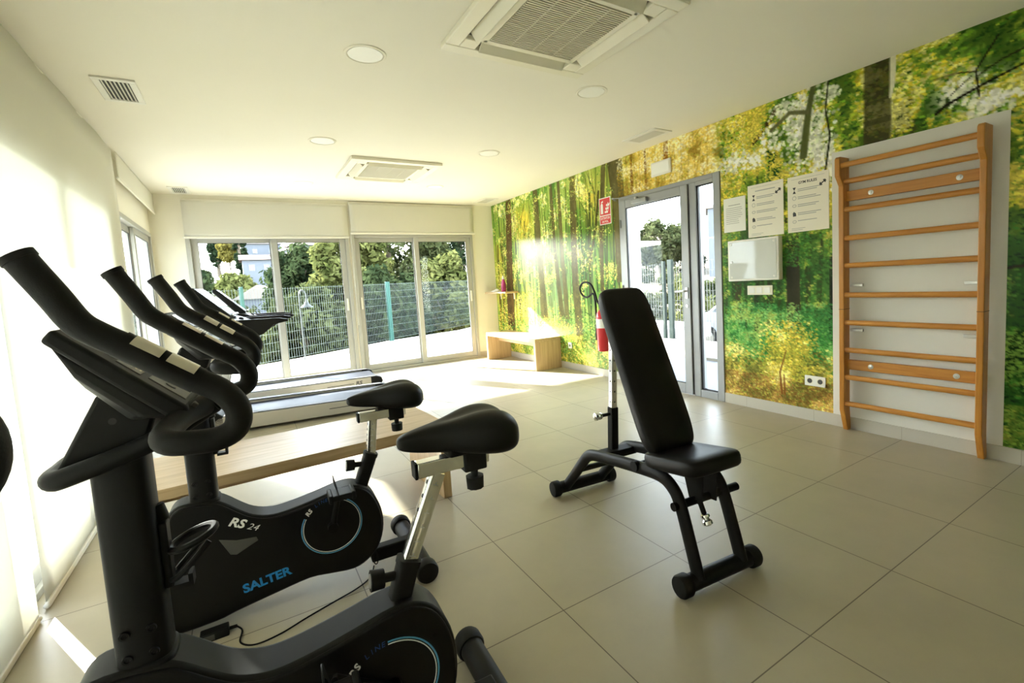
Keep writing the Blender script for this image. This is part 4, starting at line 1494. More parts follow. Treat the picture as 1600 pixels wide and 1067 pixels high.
    MB().tube([(p.x, p.y, lz(p.x, p.z)) for p in gp], 0.02, prof=[(-0.03, -0.014), (0.03, -0.014), (0.03, 0.014), (-0.03, 0.014)], upv=(0.3, 0, 1)).build('front_guard', M['dgrey'], o, 0.005)

    # stabilisers
    for nm, X in (('front_stabiliser', 0.52), ('rear_stabiliser', -0.456)):
        st = MB().cyl((X, -0.21, 0.047), (X, 0.21, 0.047), 0.038, 24).build(nm, M['satin'], o)
        for s in (-1, 1):
            e = MB().lathe([(0.043, 0), (0.047, 0.01), (0.047, 0.045), (0.043, 0.055), (0.001, 0.056)], seg=24)
            e.v = [(X + p[0], s * (0.205 + p[2]), 0.047 + p[1]) for p in e.v]
            e.build('end_cap', M['rubber'], st)
    MB().box(-0.45, -0.27, -0.026, 0.026, 0.038, 0.098).build('rear_beam', M['steel_black'], o, 0.006)
    MB().box(0.40, 0.52, -0.026, 0.026, 0.030, 0.075).build('front_beam', M['steel_black'], o, 0.006)

    # post
    zb = lz(0.3, 0.485)
    pr_ = []
    for k in range(24):
        a = 2 * PI * k / 24
        c_, s_ = math.cos(a), math.sin(a)
        pr_.append((0.306 + 0.0455 * math.copysign(abs(c_) ** 0.55, c_), 0.045 * math.copysign(abs(s_) ** 0.55, s_)))
    po = MB().prism(pr_, zb - 0.05, 0.965, 'z').build('front_post', M['satin'], o)
    cl_ = [(0.306 + (x - 0.306) * 1.14, y * 1.16) for x, y in pr_]
    MB().prism(cl_, zb - 0.03, zb + 0.014, 'z').build('post_collar', M['satin'], o, 0.006)
    for x in (0.285, 0.327):
        for z in (zb + 0.035, zb + 0.085):
            MB().lathe([(0.009, 0.045), (0.0085, 0.0495), (0.005, 0.0495), (0.004, 0.047)], (x, 0, z), 'y', 16).build('bolt', M['steel_black'], po)
    # console bracket
    MB().prism([(0.392, 0.945), (0.318, 1.085), (0.225, 1.055), (0.258, 0.965)], -0.05, 0.05, 'y').build('console_bracket', M['satin'], o, 0.008)
    MB().lathe([(0.0065, 0.0502), (0.0065, 0.0507), (0.001, 0.0507)], (0.300, 0, 1.03), 'y', 12).build('bracket_hole', M['gasket'], o)
    # console
    cw = 0.148
    con = MB()
    pc = [(0.355, 1.196), (0.338, 1.216), (0.168, 1.053), (0.172, 1.030), (0.188, 1.026)]
    con.prism(pc, -cw, cw, 'y')
    con = con.build('console', M['satin'], o, 0.007, seg=3)
    rings = []
    for (yy, k_) in ((-0.135, 0.55), (-0.10, 1.0), (0.10, 1.0), (0.135, 0.55)):
        base = [(0.348, 1.188), (0.195, 1.034)]
        low = [(0.262, 1.036), (0.318, 1.105)]
        ring_ = [(x, yy, z) for x, z in base]
        for (x, z) in low:
            bx_, bz_ = (0.215, 1.055) if z < 1.05 else (0.33, 1.17)
            ring_.append((bx_ + (x - bx_) * k_, yy, bz_ + (z - bz_) * k_))
        rings.append(ring_)
    MB().ring_loft(rings).build('console_back_shell', M['dgrey'], con, 0.006)
    tdir = Vector((0.338 - 0.168, 0, 1.216 - 1.053)).normalized()
    ndir = Vector((-tdir.z, 0, tdir.x))
    fm = Matrix((Vector((0, -1, 0)), tdir, ndir)).transposed().to_4x4()
    fm.translation = Vector((0.253, 0, 1.1345))
    MB().box(-0.105, 0.105, 0.028, 0.100, -0.002, 0.0022, fm).build('display', M['lcd'], con, 0.001)
    MB().box(-0.12, 0.12, -0.022, 0.022, -0.002, 0.0018, fm).build('keypad', M['keypad'], con, 0.001)
    MB().box(-0.11, 0.11, -0.105, -0.034, -0.002, 0.0018, fm).build('keypad', M['keypad'], con, 0.001)
    ln = MB()
    for k in range(5):
        ln.box(-0.10, 0.10, -0.016 + 0.008 * k - 0.0016, -0.016 + 0.008 * k + 0.0016, 0.0018, 0.0024, fm)
    ln.build('printed_rows', M['sensor'], con)
    for i in range(5):
        u = -0.08 + 0.04 * i
        bq = MB()
        for k in range(1):
            ring_ = [fm @ Vector((u + 0.010 * math.cos(2 * PI * q / 14), -0.07 + 0.010 * math.sin(2 * PI * q / 14), 0.0018)) for q in range(14)]
            ring_t = [fm @ Vector((u + 0.009 * math.cos(2 * PI * q / 14), -0.07 + 0.009 * math.sin(2 * PI * q / 14), 0.004)) for q in range(14)]
            bq.ring_loft([ring_, ring_t])
        bq.build('button', (M['mgrey'], M['red_sign'], M['mgrey'], M['blue_dark'], M['mgrey'])[i], con)
    lip = MB()
    lip.box(-0.13, 0.13, -0.128, -0.118, -0.004, 0.008, fm)
    lip.build('console_lip', M['mgrey'], con, 0.002)

    # handlebar: U shaped base bar plus a loop on either side
    dz = 0.0 if bars is None else bars
    ub = catmull([(0.135, -0.08, 1.042 + dz), (0.24, -0.08, 0.985 + dz), (0.36, -0.078, 0.948), (0.392, -0.055, 0.940), (0.396, 0, 0.938), (0.392, 0.055, 0.940), (0.36, 0.078, 0.948), (0.24, 0.08, 0.985 + dz), (0.135, 0.08, 1.042 + dz)], 6)
    hb = MB().tube(ub, 0.0185, 16).build('handlebar', M['satin'], o)
    MB().box(0.115, 0.165, -0.09, 0.09, 1.028 + dz, 1.058 + dz).build('clamp', M['steel_black'], hb, 0.008)
    for s in (1, -1):
        Y = 0.24 * s
        pts = [(0.333, Y, 1.325), (0.302, Y, 1.268), (0.280, Y, 1.226), (0.257, Y, 1.204), (0.223, Y, 1.179), (0.182, Y, 1.147), (0.142, Y, 1.116), (0.105, Y, 1.088), (0.086, Y, 1.054), (0.092, Y, 1.022), (0.120, Y, 1.008), (0.165, Y, 1.010), (0.192, Y - 0.012 * s, 1.014), (0.200, Y - 0.05 * s, 1.020), (0.180, Y - 0.11 * s, 1.034), (0.150, 0.085 * s, 1.042)]
        pts = [(x, y_, z + dz) for x, y_, z in pts]
        path = catmull(pts, 6)
        g_ = MB().tube(path, 0.0208, 18).build('grip_loop', M['foam'], o)
        # tip cap
        d_ = (Vector(pts[0]) - Vector(pts[1])).normalized()
        MB().cyl(Vector(pts[0]) - d_ * 0.004, Vector(pts[0]) + d_ * 0.006, 0.0225, 18).build('grip_end_cap', M['rubber'], g_)
        # pulse sensor sleeve with two plates
        A_, B_ = Vector((0.233, Y, 1.187 + dz)), Vector((0.137, Y, 1.112 + dz))
        MB().cyl(A_, B_, 0.0222, 18).build('sensor_sleeve', M['satin'], g_)
        ax = (B_ - A_).normalized()
        side = Vector((0, 1, 0))
        nrm = ax.cross(side).normalized()
        if nrm.z < 0:
            nrm = -nrm
        for (f0, f1) in ((0.10, 0.46), (0.54, 0.90)):
            pl = MB()
            rings = []
            for ff in (f0, f1):
                ring_ = []
                for k in range(9):
                    a = R(-52 + 104 * k / 8) + R(12) * s
                    ring_.append(A_ + (B_ - A_) * ff + (nrm * math.cos(a) + side * math.sin(a)) * 0.0231)
                for k in range(8, -1, -1):
                    a = R(-52 + 104 * k / 8) + R(12) * s
                    ring_.append(A_ + (B_ - A_) * ff + (nrm * math.cos(a) + side * math.sin(a)) * 0.0215)
                rings.append(ring_)
            pl.ring_loft(rings)
            pl.build('pulse_sensor', M['sensor'], g_)

    # bottle cage on the rider side of the post
    bc = MB()
    bc.box(0.247, 0.262, -0.018, 0.018, 0.66, 0.80)
    bc.cyl((0.254, 0, 0.80), (0.262, 0, 0.835), 0.013, 14)
    cg = bc.build('bottle_cage', M['satin'], o, 0.003)
    rg = MB()
    for zz, tilt in ((0.748, 0.03),):
        rg.tube([(0.208 + 0.040 * math.cos(2 * PI * k / 28), 0.038 * math.sin(2 * PI * k / 28), zz - tilt * math.cos(2 * PI * k / 28) * 0.4) for k in range(28)], 0.0075, 8, closed=True)
    for s in (-1, 1):
        rg.tube(catmull([(0.250, 0.014 * s, 0.675), (0.236, 0.030 * s, 0.685), (0.205, 0.036 * s, 0.715), (0.178, 0.026 * s, 0.742)], 5), 0.006, 8)
    rg.box(0.218, 0.250, -0.016, 0.016, 0.652, 0.662)
    rg.box(0.214, 0.222, -0.016, 0.016, 0.652, 0.678)
    rg.build('cage_ring', M['satin'], cg)

    # seat tube
    tb = Vector((tube_b[0], 0, lz(-0.2, tube_b[1])))
    tm = Vector((tube_m[0], 0, tube_m[1]))
    tt = Vector((bar_x - 0.055, 0, bar_z - 0.012))
    def rr_prof(w_, r_=0.3, n_=20):
        return [(w_ * math.copysign(abs(math.cos(2 * PI * k / n_)) ** r_, math.cos(2 * PI * k / n_)), w_ * math.copysign(abs(math.sin(2 * PI * k / n_)) ** r_, math.sin(2 * PI * k / n_))) for k in range(n_)]
    d_ = (tm - tb).normalized()
    sl = MB().tube([tb - d_ * 0.06, tm], 0.03, prof=rr_prof(0.0275, 0.5), upv=(1, 0, 0)).build('seat_tube', M['satin'], o)
    MB().tube([tb - d_ * 0.012, tb + d_ * 0.02], 0.03, prof=rr_prof(0.034, 0.5), upv=(1, 0, 0)).build('tube_collar', M['satin'], sl, 0.003)
    MB().tube([tm - d_ * 0.012, tm + d_ * 0.004], 0.03, prof=rr_prof(0.0295, 0.5), upv=(1, 0, 0)).build('tube_lip', M['rubber'], sl)
    kb = tb + (tm - tb) * 0.72
    fr_ = Vector((1, 0, 0.12)).normalized()
    kn = MB()
    kn.cyl(kb + fr_ * 0.02, kb + fr_ * 0.055, 0.0115, 14)
    kn.cyl(kb + fr_ * 0.055, kb + fr_ * 0.088, 0.0235, 10, 0.026)
    kn.build('height_knob', M['rubber'], sl)
    kd = MB()
    kd.cyl(kb + fr_ * 0.088, kb + fr_ * 0.0895, 0.017, 20)
    kd.build('knob_disc', M['steel'], sl)
    d2 = (tt - tm).normalized()
    sp_ = MB().tube([tm - d2 * 0.05, tt], 0.019, prof=rr_prof(0.0185, 0.22), upv=(1, 0, 0)).build('seat_post', M['chrome'], o)
    nh = 6
    hl = MB()
    tk = MB()
    wv = Vector((0, 1, 0))
    uu = (Vector((1, 0, 0)) - d2 * d2.x).normalized()
    for i in range(nh):
        p = tm + (tt - tm) * (0.07 + 0.80 * i / (nh - 1))
        hl.cyl(p + uu * 0.0165, p + uu * 0.0192, 0.0055, 12)
        mt_ = Matrix((wv, uu, d2)).transposed().to_4x4()
        mt_.translation = p + wv * 0.0186
        tk.box(-0.0002, 0.0003, -0.008, 0.008, -0.0007, 0.0007, mt_)
        tk.box(-0.0002, 0.0003, -0.001, 0.001, -0.0007, 0.008, mt_)
    hl.build('pin_hole', M['gasket'], sp_)
    tk.build('height_mark', M['grey_print'], sp_)
    # horizontal slider bar and saddle
    sb = MB().box(bar_x - 0.20, bar_x, -0.0185, 0.0185, bar_z - 0.014, bar_z + 0.026).build('seat_slider', M['chrome'], o, 0.003)
    MB().box(bar_x, bar_x + 0.008, -0.0195, 0.0195, bar_z - 0.015, bar_z + 0.027).build('slider_end_cap', M['rubber'], sb, 0.002)
    cxs = bar_x - 0.155
    cm = MB()
    cm.box(cxs - 0.045, cxs + 0.04, -0.034, 0.034, bar_z + 0.026, bar_z + 0.052)
    cm.box(cxs - 0.035, cxs + 0.03, -0.026, 0.026, bar_z - 0.028, bar_z + 0.03)
    cm.build('saddle_clamp', M['rubber'], o, 0.005)
    kn = MB()
    kn.cyl((cxs - 0.005, 0, bar_z - 0.025), (cxs - 0.005, 0, bar_z - 0.052), 0.010, 14)
    kn.cyl((cxs - 0.005, 0, bar_z - 0.050), (cxs - 0.005, 0, bar_z - 0.083), 0.0255, 10, 0.024)
    kn.build('slide_knob', M['rubber'], o)
    # saddle: lofted cross sections from nose to tail
    zc = bar_z + 0.062
    nose = bar_x + 0.045
    secs = [(0.00, 0.010, 0.052, 0.030), (0.012, 0.022, 0.062, 0.022), (0.045, 0.030, 0.070, 0.012), (0.09, 0.040, 0.077, 0.004), (0.13, 0.056, 0.084, -0.002),
            (0.17, 0.082, 0.092, -0.010), (0.21, 0.106, 0.099, -0.018), (0.25, 0.118, 0.100, -0.024), (0.28, 0.114, 0.094, -0.024), (0.305, 0.096, 0.080, -0.018), (0.322, 0.062, 0.058, 0.0), (0.328, 0.03, 0.040, 0.014)]
    rings = []
    NS = 28
    for (dx, hw_, zt, zb_) in secs:
        ring_ = []
        for k in range(NS):
            a = 2 * PI * k / NS
            c_, s_ = math.cos(a), math.sin(a)
            yy = hw_ * math.copysign(abs(c_) ** 0.8, c_)
            mid = zb_ + (zt - zb_) * 0.45
            if s_ >= 0:
                zz = mid + (zt - mid) * abs(s_) ** 0.7
                if dx > 0.10:
                    zz -= 0.014 * math.exp(-(yy / 0.02) ** 2) * min(1, (dx - 0.10) / 0.08)
            else:
                zz = mid - (mid - zb_) * abs(s_) ** 0.6
            ring_.append((nose - dx, yy, zc + zz - 0.02))
        rings.append(ring_)
    sd_ = MB().ring_loft(rings).build('saddle', M['saddle'], o, angle=180)
    ss_ = sd_.modifiers.new('smooth', 'SUBSURF')
    ss_.levels = 1
    ss_.render_levels = 2
    MB().box(nose - 0.29, nose - 0.12, -0.05, 0.05, bar_z + 0.030, bar_z + 0.058).build('saddle_base', M['rubber'], o, 0.01)

    # cranks and pedals
    for s in (1, -1):
        a = R(crank_deg) + (0 if s == 1 else PI)
        Pc = Vector((RX, s * 0.075, RZ))
        Pe = Vector((RX + 0.165 * math.cos(a), s * 0.092, RZ + 0.165 * math.sin(a)))
        ck = MB()
        ck.cyl(Pc - Vector((0, s * 0.012, 0)), Pc + Vector((0, s * 0.018, 0)), 0.020, 18)
        ck.tube([Pc, Pc * 0.3 + Pe * 0.7, Pe], [0.013, 0.011, 0.012], 12)
        ca = ck.build('crank_arm', M['satin'], o)
        pd = MB()
        Pp = Pe + Vector((0, s * 0.062, 0))
        pd.cyl(Pe, Pp, 0.009, 12)
        pd.box(Pp.x - 0.048, Pp.x + 0.048, Pp.y - 0.042, Pp.y + 0.042, Pp.z - 0.012, Pp.z + 0.012)
        for q in (-1, 1):
            pd.box(Pp.x + q * 0.042 - 0.008, Pp.x + q * 0.042 + 0.008, Pp.y - 0.045, Pp.y + 0.045, Pp.z - 0.017, Pp.z + 0.017)
        pe_ = pd.build('pedal', M['satin'], ca, 0.005)
        stp = catmull([(Pp.x + 0.01, Pp.y - 0.045, Pp.z), (Pp.x + 0.02, Pp.y - 0.040, Pp.z + 0.045), (Pp.x + 0.025, Pp.y, Pp.z + 0.068), (Pp.x + 0.02, Pp.y + 0.040, Pp.z + 0.045), (Pp.x + 0.01, Pp.y + 0.045, Pp.z)], 6)
        MB().tube(stp, 0.01, prof=[(-0.014, -0.0015), (0.014, -0.0015), (0.014, 0.0015), (-0.014, 0.0015)], upv=(1, 0, 0.0)).build('pedal_strap', M['rubber'], ca)
    # loops of spare cable under the tail
    lp = MB()
    for k, r_ in enumerate((0.030, 0.024)):
        lp.tube([(-0.285 + 0.006 * k + 0.010 * math.sin(2 * PI * q / 20), 0.03 + 0.004 * k, 0.062 + 0.01 * k + r_ * math.cos(2 * PI * q / 20)) for q in range(20)], 0.0025, 6, closed=True)
    lp.build('cable_loop', M['rubber'], o)
    return o


make_bike('black upright exercise bike in the middle, with its whole blue ringed flank in view', (-3.70, 2.18, 0), 2.4, 0.0, (-0.245, 0.375), (-0.308, 0.53), 0.692, -0.272, 103)
make_bike('black upright exercise bike in front, cut off by the bottom edge of the picture', (-3.74, 1.22, 0), 2.4, 0.035, (-0.192, 0.385), (-0.234, 0.542), 0.768, -0.272, 38, hub=(-0.036, -0.006))
make_bike('black exercise bike nearest the camera, only its grip showing at the left picture edge', (-3.906, 0.275, 0), 0.0, 0.0, (-0.245, 0.375), (-0.308, 0.48), 0.56, -0.272, 80, bars=0.10)

# mains adapter and its cable
ad = thing('power_adapter', 'small black mains adapter on the floor under the middle exercise bike', 'adapter', (-4.015, 2.085, 0))
MB().box(-0.045, 0.045, -0.022, 0.022, 0.0, 0.032).build('body', M['rubber'], ad, 0.004)
MB().box(-0.04, 0.0, -0.0226, -0.0218, 0.006, 0.026).build('rating_plate', M['mgrey'], ad)
MB().cyl((0.045, 0, 0.016), (0.07, 0, 0.014), 0.006, 10).build('strain_relief', M['rubber'], ad)
cpts = [(-3.946, 2.085, 0.014), (-3.93, 2.06, 0.004), (-3.935, 1.99, 0.004), (-3.89, 1.945, 0.004), (-3.81, 1.95, 0.004), (-3.72, 1.985, 0.004), (-3.62, 2.02, 0.004), (-3.53, 2.05, 0.004), (-3.47, 2.085, 0.004), (-3.44, 2.125, 0.006), (-3.425, 2.15, 0.022)]
cb_ = MB().tube(catmull(cpts, 8), 0.003, 8).build('power_cable', M['rubber'], None)
tag(cb_, 'thin black cable curving across the floor below the middle exercise bike', 'cable')


# ------------------------------------------------------------------ treadmills
def make_treadmill(label, loc, yaw):
    """local +x forward (towards the console), origin at the rear end"""
    o = thing('treadmill', label, 'treadmill', loc, PI - R(yaw), 'silver and black treadmills')
    W = 0.375
    for s in (1, -1):
        sp = MB()
        sp.prism([(0.05, 0.045), (0.02, 0.09), (0.03, 0.135), (0.06, 0.152), (1.55, 0.170), (1.62, 0.12), (1.62, 0.03), (0.12, 0.03)], s * (W - 0.075), s * W, 'y')
        rail = sp.build('side_rail', M['tm_silver'], o, 0.008)
        MB().box(0.03, 1.54, s * (W - 0.004), s * (W - 0.085), 0.1535, 0.160, Matrix.Rotation(R(-0.65), 4, 'Y')).build('rail_edge_strip', M['gasket'], rail, 0.002)
        if s == 1:
            text('rail_lettering', 'RS', 0.062, M['black_print'], rail, (0.25, W + 0.0004, 0.098), (-1, 0, 0), (0, 0, 1), shear=0.15, bold=0.002, xscale=1.15)
            MB().box(0.31, 0.62, W - 0.001, W + 0.0008, 0.094, 0.102).build('rail_stripe', M['black_print'], rail)
        ec = MB()
        ec.prism([(0.10, 0.03), (-0.02, 0.05), (-0.045, 0.09), (-0.03, 0.135), (0.02, 0.155), (0.10, 0.158)], s * (W - 0.09), s * (W + 0.006), 'y')
        ec.build('rear_end_cap', M['satin'], rail, 0.008)
    MB().box(0.02, 1.60, -W + 0.074, W - 0.074, 0.128, 0.140).build('running_belt', M['belt'], o)
    MB().cyl((0.02, -W + 0.074, 0.10), (0.02, W - 0.074, 0.10), 0.039, 20).build('rear_roller', M['belt'], o)
    MB().prism([(1.50, 0.03), (1.50, 0.165), (1.56, 0.215), (1.80, 0.235), (1.92, 0.19), (1.94, 0.06), (1.92, 0.03)], -W, W, 'y').build('motor_hood', M['satin'], o, 0.02, seg=3)
    ft = MB()
    for s in (1, -1):
        ft.cyl((0.14, s * (W - 0.05), 0.0), (0.14, s * (W - 0.05), 0.04), 0.025, 14)
        ft.cyl((1.75, s * (W - 0.05), 0.0), (1.75, s * (W - 0.05), 0.04), 0.03, 14)
    ft.build('foot', M['rubber'], o)
    for s in (1, -1):
        MB().tube([(1.72, s * (W - 0.04), 0.12), (1.60, s * (W - 0.04), 0.62), (1.50, s * (W - 0.05), 1.0)], 0.03, prof=[(-0.028, -0.045), (0.028, -0.045), (0.028, 0.045), (-0.028, 0.045)], upv=(1, 0, 0)).build('upright', M['tm_silver'], o, 0.008)
        hr = MB()
        hr.prism([(0.90, 1.010), (0.905, 1.028), (0.98, 1.045), (1.25, 1.050), (1.52, 1.055), (1.55, 1.00), (1.50, 0.86), (1.32, 0.85), (1.12, 0.905), (1.03, 0.985)], s * (W - 0.07), s * (W - 0.015), 'y')
        hr.build('handrail', M['satin'], o, 0.012, seg=3)
    MB().prism([(1.30, 0.985), (1.28, 1.03), (1.40, 1.075), (1.58, 1.10), (1.66, 1.0), (1.58, 0.93)], -W + 0.02, W - 0.02, 'y').build('console_bridge', M['satin'], o, 0.012)
    sc_ = MB()
    sc_.prism([(1.395, 1.085), (1.382, 1.092), (1.655, 1.370), (1.69, 1.365), (1.685, 1.33), (1.47, 1.075)], -0.23, 0.23, 'y')
    cs = sc_.build('console', M['satin'], o, 0.01, seg=3)
    td = Vector((1.655 - 1.382, 0, 1.370 - 1.092)).normalized()
    nd = Vector((-td.z, 0, td.x))
    fm = Matrix((Vector((0, -1, 0)), td, nd)).transposed().to_4x4()
    fm.translation = Vector(((1.655 + 1.382) / 2, 0, (1.370 + 1.092) / 2))
    MB().box(-0.20, 0.20, -0.06, 0.165, -0.002, 0.002, fm).build('screen', M['screen'], cs)
    MB().box(-0.20, 0.20, -0.165, -0.085, -0.002, 0.002, fm).build('keypad', M['keypad'], cs)
    MB().box(-0.15, 0.15, -0.20, -0.185, 0.0, 0.022, fm).build('tablet_ledge', M['chrome'], cs, 0.002)
    MB().cyl((1.33, -0.03, 1.05), (1.33, 0.03, 1.05), 0.02, 16).build('safety_key', M['mgrey'], o)
    MB().tube([(1.52, -W + 0.06, 0.98), (1.52, W - 0.06, 0.98)], 0.022, 14).build('cross_bar', M['steel'], o)
    return o


make_treadmill('nearer silver and black treadmill, right behind the long wooden bench', (-2.52, 5.41, 0), 6.5)
make_treadmill('farther silver and black treadmill, closest to the back windows', (-2.40, 6.64, 0), 2.0)


# ------------------------------------------------------------------ weight bench
wb = thing('weight_bench', 'black adjustable weight bench with upright backrest in the middle of the floor', 'weight bench', (-2.24, 1.69, 0), R(84.5))
# local +x = rear, +y = the left side seen from the camera
for nm, X in (('front_foot', -0.495), ('rear_foot', 0.535)):
    ft = MB().cyl((X, -0.18, 0.045), (X, 0.18, 0.045), 0.034, 24).build(nm, M['steel_black'], wb)
    for s in (-1, 1):
        e = MB().lathe([(0.041, 0), (0.0445, 0.006), (0.0445, 0.038), (0.040, 0.046), (0.001, 0.047)], seg=26)
        e.v = [(X + p[0], s * (0.165 + p[2]), 0.045 + p[1]) for p in e.v]
        e.build('rubber_cap', M['rubber'], ft)


def oval(a, b_, n=16):
    return [(a * math.cos(2 * PI * k / n), b_ * math.sin(2 * PI * k / n)) for k in range(n)]


for s in (1, -1):
    pth = catmull([(-0.505, 0.118 * s, 0.055), (-0.465, 0.118 * s, 0.18), (-0.418, 0.118 * s, 0.315), (-0.375, 0.118 * s, 0.375), (-0.30, 0.118 * s, 0.402), (-0.15, 0.118 * s, 0.388), (0.05, 0.118 * s, 0.358), (0.20, 0.118 * s, 0.332), (0.275, 0.118 * s, 0.305), (0.34, 0.118 * s, 0.245), (0.44, 0.118 * s, 0.14), (0.53, 0.118 * s, 0.05)], 6)
    MB().tube(pth, 0.03, prof=oval(0.021, 0.030), upv=None).build('side_frame', M['steel_black'], wb)
MB().cyl((-0.415, -0.20, 0.318), (-0.415, 0.155, 0.318), 0.017, 18).build('seat_crossbar', M['steel_black'], wb)
MB().box(0.16, 0.235, -0.118, 0.118, 0.305, 0.345).build('rear_crossbar', M['steel_black'], wb, 0.006)
MB().cyl((-0.16, -0.14, 0.40), (-0.16, 0.14, 0.40), 0.016, 16).build('pivot_bar', M['steel_black'], wb)
for s in (1, -1):
    MB().cyl((-0.16, s * 0.128, 0.40), (-0.16, s * 0.150, 0.40), 0.024, 18).build('pivot_cap', M['rubber'], wb)
MB().cyl((0.40, -0.118, 0.185), (0.40, 0.118, 0.185), 0.016, 14).build('rear_tie_bar', M['steel_black'], wb)
# telescopic rear post
pm = [(-0.021, -0.021), (0.021, -0.021), (0.021, 0.021), (-0.021, 0.021)]
pl_ = MB().tube([(0.213, 0, 0.29), (0.196, 0, 0.57)], 0.02, prof=pm, upv=(1, 0, 0)).build('post_sleeve', M['steel_black'], wb, 0.004)
pm = [(-0.016, -0.016), (0.016, -0.016), (0.016, 0.016), (-0.016, 0.016)]
ch = MB().tube([(0.197, 0, 0.55), (0.165, 0, 1.00)], 0.02, prof=pm, upv=(1, 0, 0)).build('chrome_post', M['chrome'], wb, 0.003)
hl = MB()
for i in range(7):
    z = 0.60 + 0.055 * i
    x = 0.197 - 0.032 * (z - 0.55) / 0.45
    hl.cyl((x - 0.0166, 0.0, z), (x + 0.0166, 0.0, z), 0.005, 10)
    hl.cyl((x, -0.0166, z), (x, 0.0166, z), 0.005, 10)
hl.build('pin_hole', M['gasket'], ch)
kn = MB()
kn.cyl((0.198, 0.02, 0.535), (0.198, 0.075, 0.535), 0.009, 14)
kn.build('pin_stem', M['steel_black'], pl_)
kn = MB()
kn.lathe([(0.012, 0.07), (0.018, 0.078), (0.018, 0.088), (0.013, 0.094), (0.020, 0.101), (0.020, 0.112), (0.008, 0.118)], (0.198, 0, 0.535), 'y', 20)
kn.build('pull_pin_knob', M['chrome'], pl_)


def pad(name, L, W_, t, mt, r=0.03, taper=0.0):
    """upholstered pad: x length, y width, rounded"""
    n = 40
    def outl(sc_):
        out = []
        for k in range(n):
            a = 2 * PI * k / n + PI / n
            c_, s_ = math.cos(a), math.sin(a)
            x = (L / 2 * sc_) * math.copysign(abs(c_) ** 0.28, c_)
            y_ = (W_ / 2 * sc_) * math.copysign(abs(s_) ** 0.28, s_)
            y_ *= 1 - taper * (x / L + 0.5)
            out.append((x, y_))
        return out
    rings = []
    for (sc_, z) in ((0.94, -t / 2), (0.985, -t / 2 + 0.008), (1.0, -t / 2 + 0.02), (1.0, t / 2 - 0.018), (0.985, t / 2 - 0.007), (0.95, t / 2), (0.6, t / 2 + 0.004), (0.2, t / 2 + 0.005)):
        rings.append([mt @ Vector((x, y_, z)) for x, y_ in outl(sc_)])
    return MB().ring_loft(rings).build(name, M['vinyl'], wb, angle=60)


# backrest: from (-0.27,0.47) to (0.07,1.19)
A_ = Vector((-0.250, 0, 0.478))
B_ = Vector((0.090, 0, 1.178))
xd = (B_ - A_).normalized()
zd = Vector((-xd.z, 0, xd.x))
mt_ = Matrix((xd, Vector((0, 1, 0)), zd)).transposed().to_4x4()
# make z axis point to the sitter side
yd = zd.cross(xd)
mt_ = Matrix((xd, yd, zd)).transposed().to_4x4()
mt_.translation = (A_ + B_) / 2 + zd * -0.005
pad('backrest', (B_ - A_).length + 0.02, 0.275, 0.062, mt_)
bs = MB()
bs.box(-0.33, 0.30, -0.028, 0.028, -0.070, -0.031, mt_)
bs.build('backrest_frame', M['steel_black'], wb, 0.006)
MB().tube([(0.165, 0, 0.985), mt_ @ Vector((0.22, 0, -0.05))], 0.016, 12).build('post_hinge', M['steel_black'], wb)
# seat
A_ = Vector((-0.515, 0, 0.492))
B_ = Vector((-0.205, 0, 0.442))
xd = (B_ - A_).normalized()
zd = Vector((-xd.z, 0, xd.x))
mt2 = Matrix((xd, zd.cross(xd), zd)).transposed().to_4x4()
mt2.translation = (A_ + B_) / 2
pad('seat', (B_ - A_).length + 0.01, 0.285, 0.058, mt2)
MB().box(-0.10, 0.10, -0.05, 0.05, -0.048, -0.029, mt2).build('seat_plate', M['steel'], wb, 0.003)
br = MB()
for s in (1, -1):
    br.prism([(-0.455, 0.31), (-0.39, 0.305), (-0.355, 0.425), (-0.465, 0.445)], s * 0.036, s * 0.042, 'y')
br.build('seat_bracket', M['steel_black'], wb)
sp_ = MB().tube([(-0.39, 0.03, 0.40), (-0.455, 0.03, 0.275)], 0.011, 12).build('seat_pin_stem', M['steel_black'], wb)
kd = Vector((-0.065, 0, -0.125)).normalized()
kp = Vector((-0.455, 0.03, 0.275))
k_ = MB()
k_.tube([kp, kp + kd * 0.006, kp + kd * 0.014, kp + kd * 0.02, kp + kd * 0.03, kp + kd * 0.042, kp + kd * 0.048], [0.010, 0.019, 0.019, 0.012, 0.021, 0.021, 0.010], 18)
k_.build('seat_pin_knob', M['chrome'], sp_)


# ------------------------------------------------------------------ outside
def at(name, x0, x1, y0, y1, z0, z1, mat, bevel=0):
    return struct(box(name, x0, x1, y0, y1, z0, z1, mat, None, bevel))


# terraces
tr = MB()
tr.prism([(-8.5, YB + T), (6.0, YB + T), (6.0, 16.6), (1.4, 12.95), (-0.75, 12.25), (-3.05, 10.75), (-8.5, 7.9)], -0.35, -0.03, 'z')
struct(tr.build('terrace', M['terrace']))
at('side_terrace', -32.0, XL - T, -14, YB + T, -0.35, -0.03, M['terrace'])
at('added_bright_wall', -9.3, -9.0, -12, 25, -0.35, 2.3, M['render_white'])  # white wall added outside to brighten the view through the blind gap
at('porch', T, 1.75, -3, 4.93, -0.3, -0.02, M['deck'])
at('kerb', 1.75, 3.15, -3, 7.0, -0.3, 0.02, M['kerb'])
pw = box('porch_wall', T, 1.0, 4.95, 5.17, -0.05, 2.9, M['render_white'])
struct(pw)


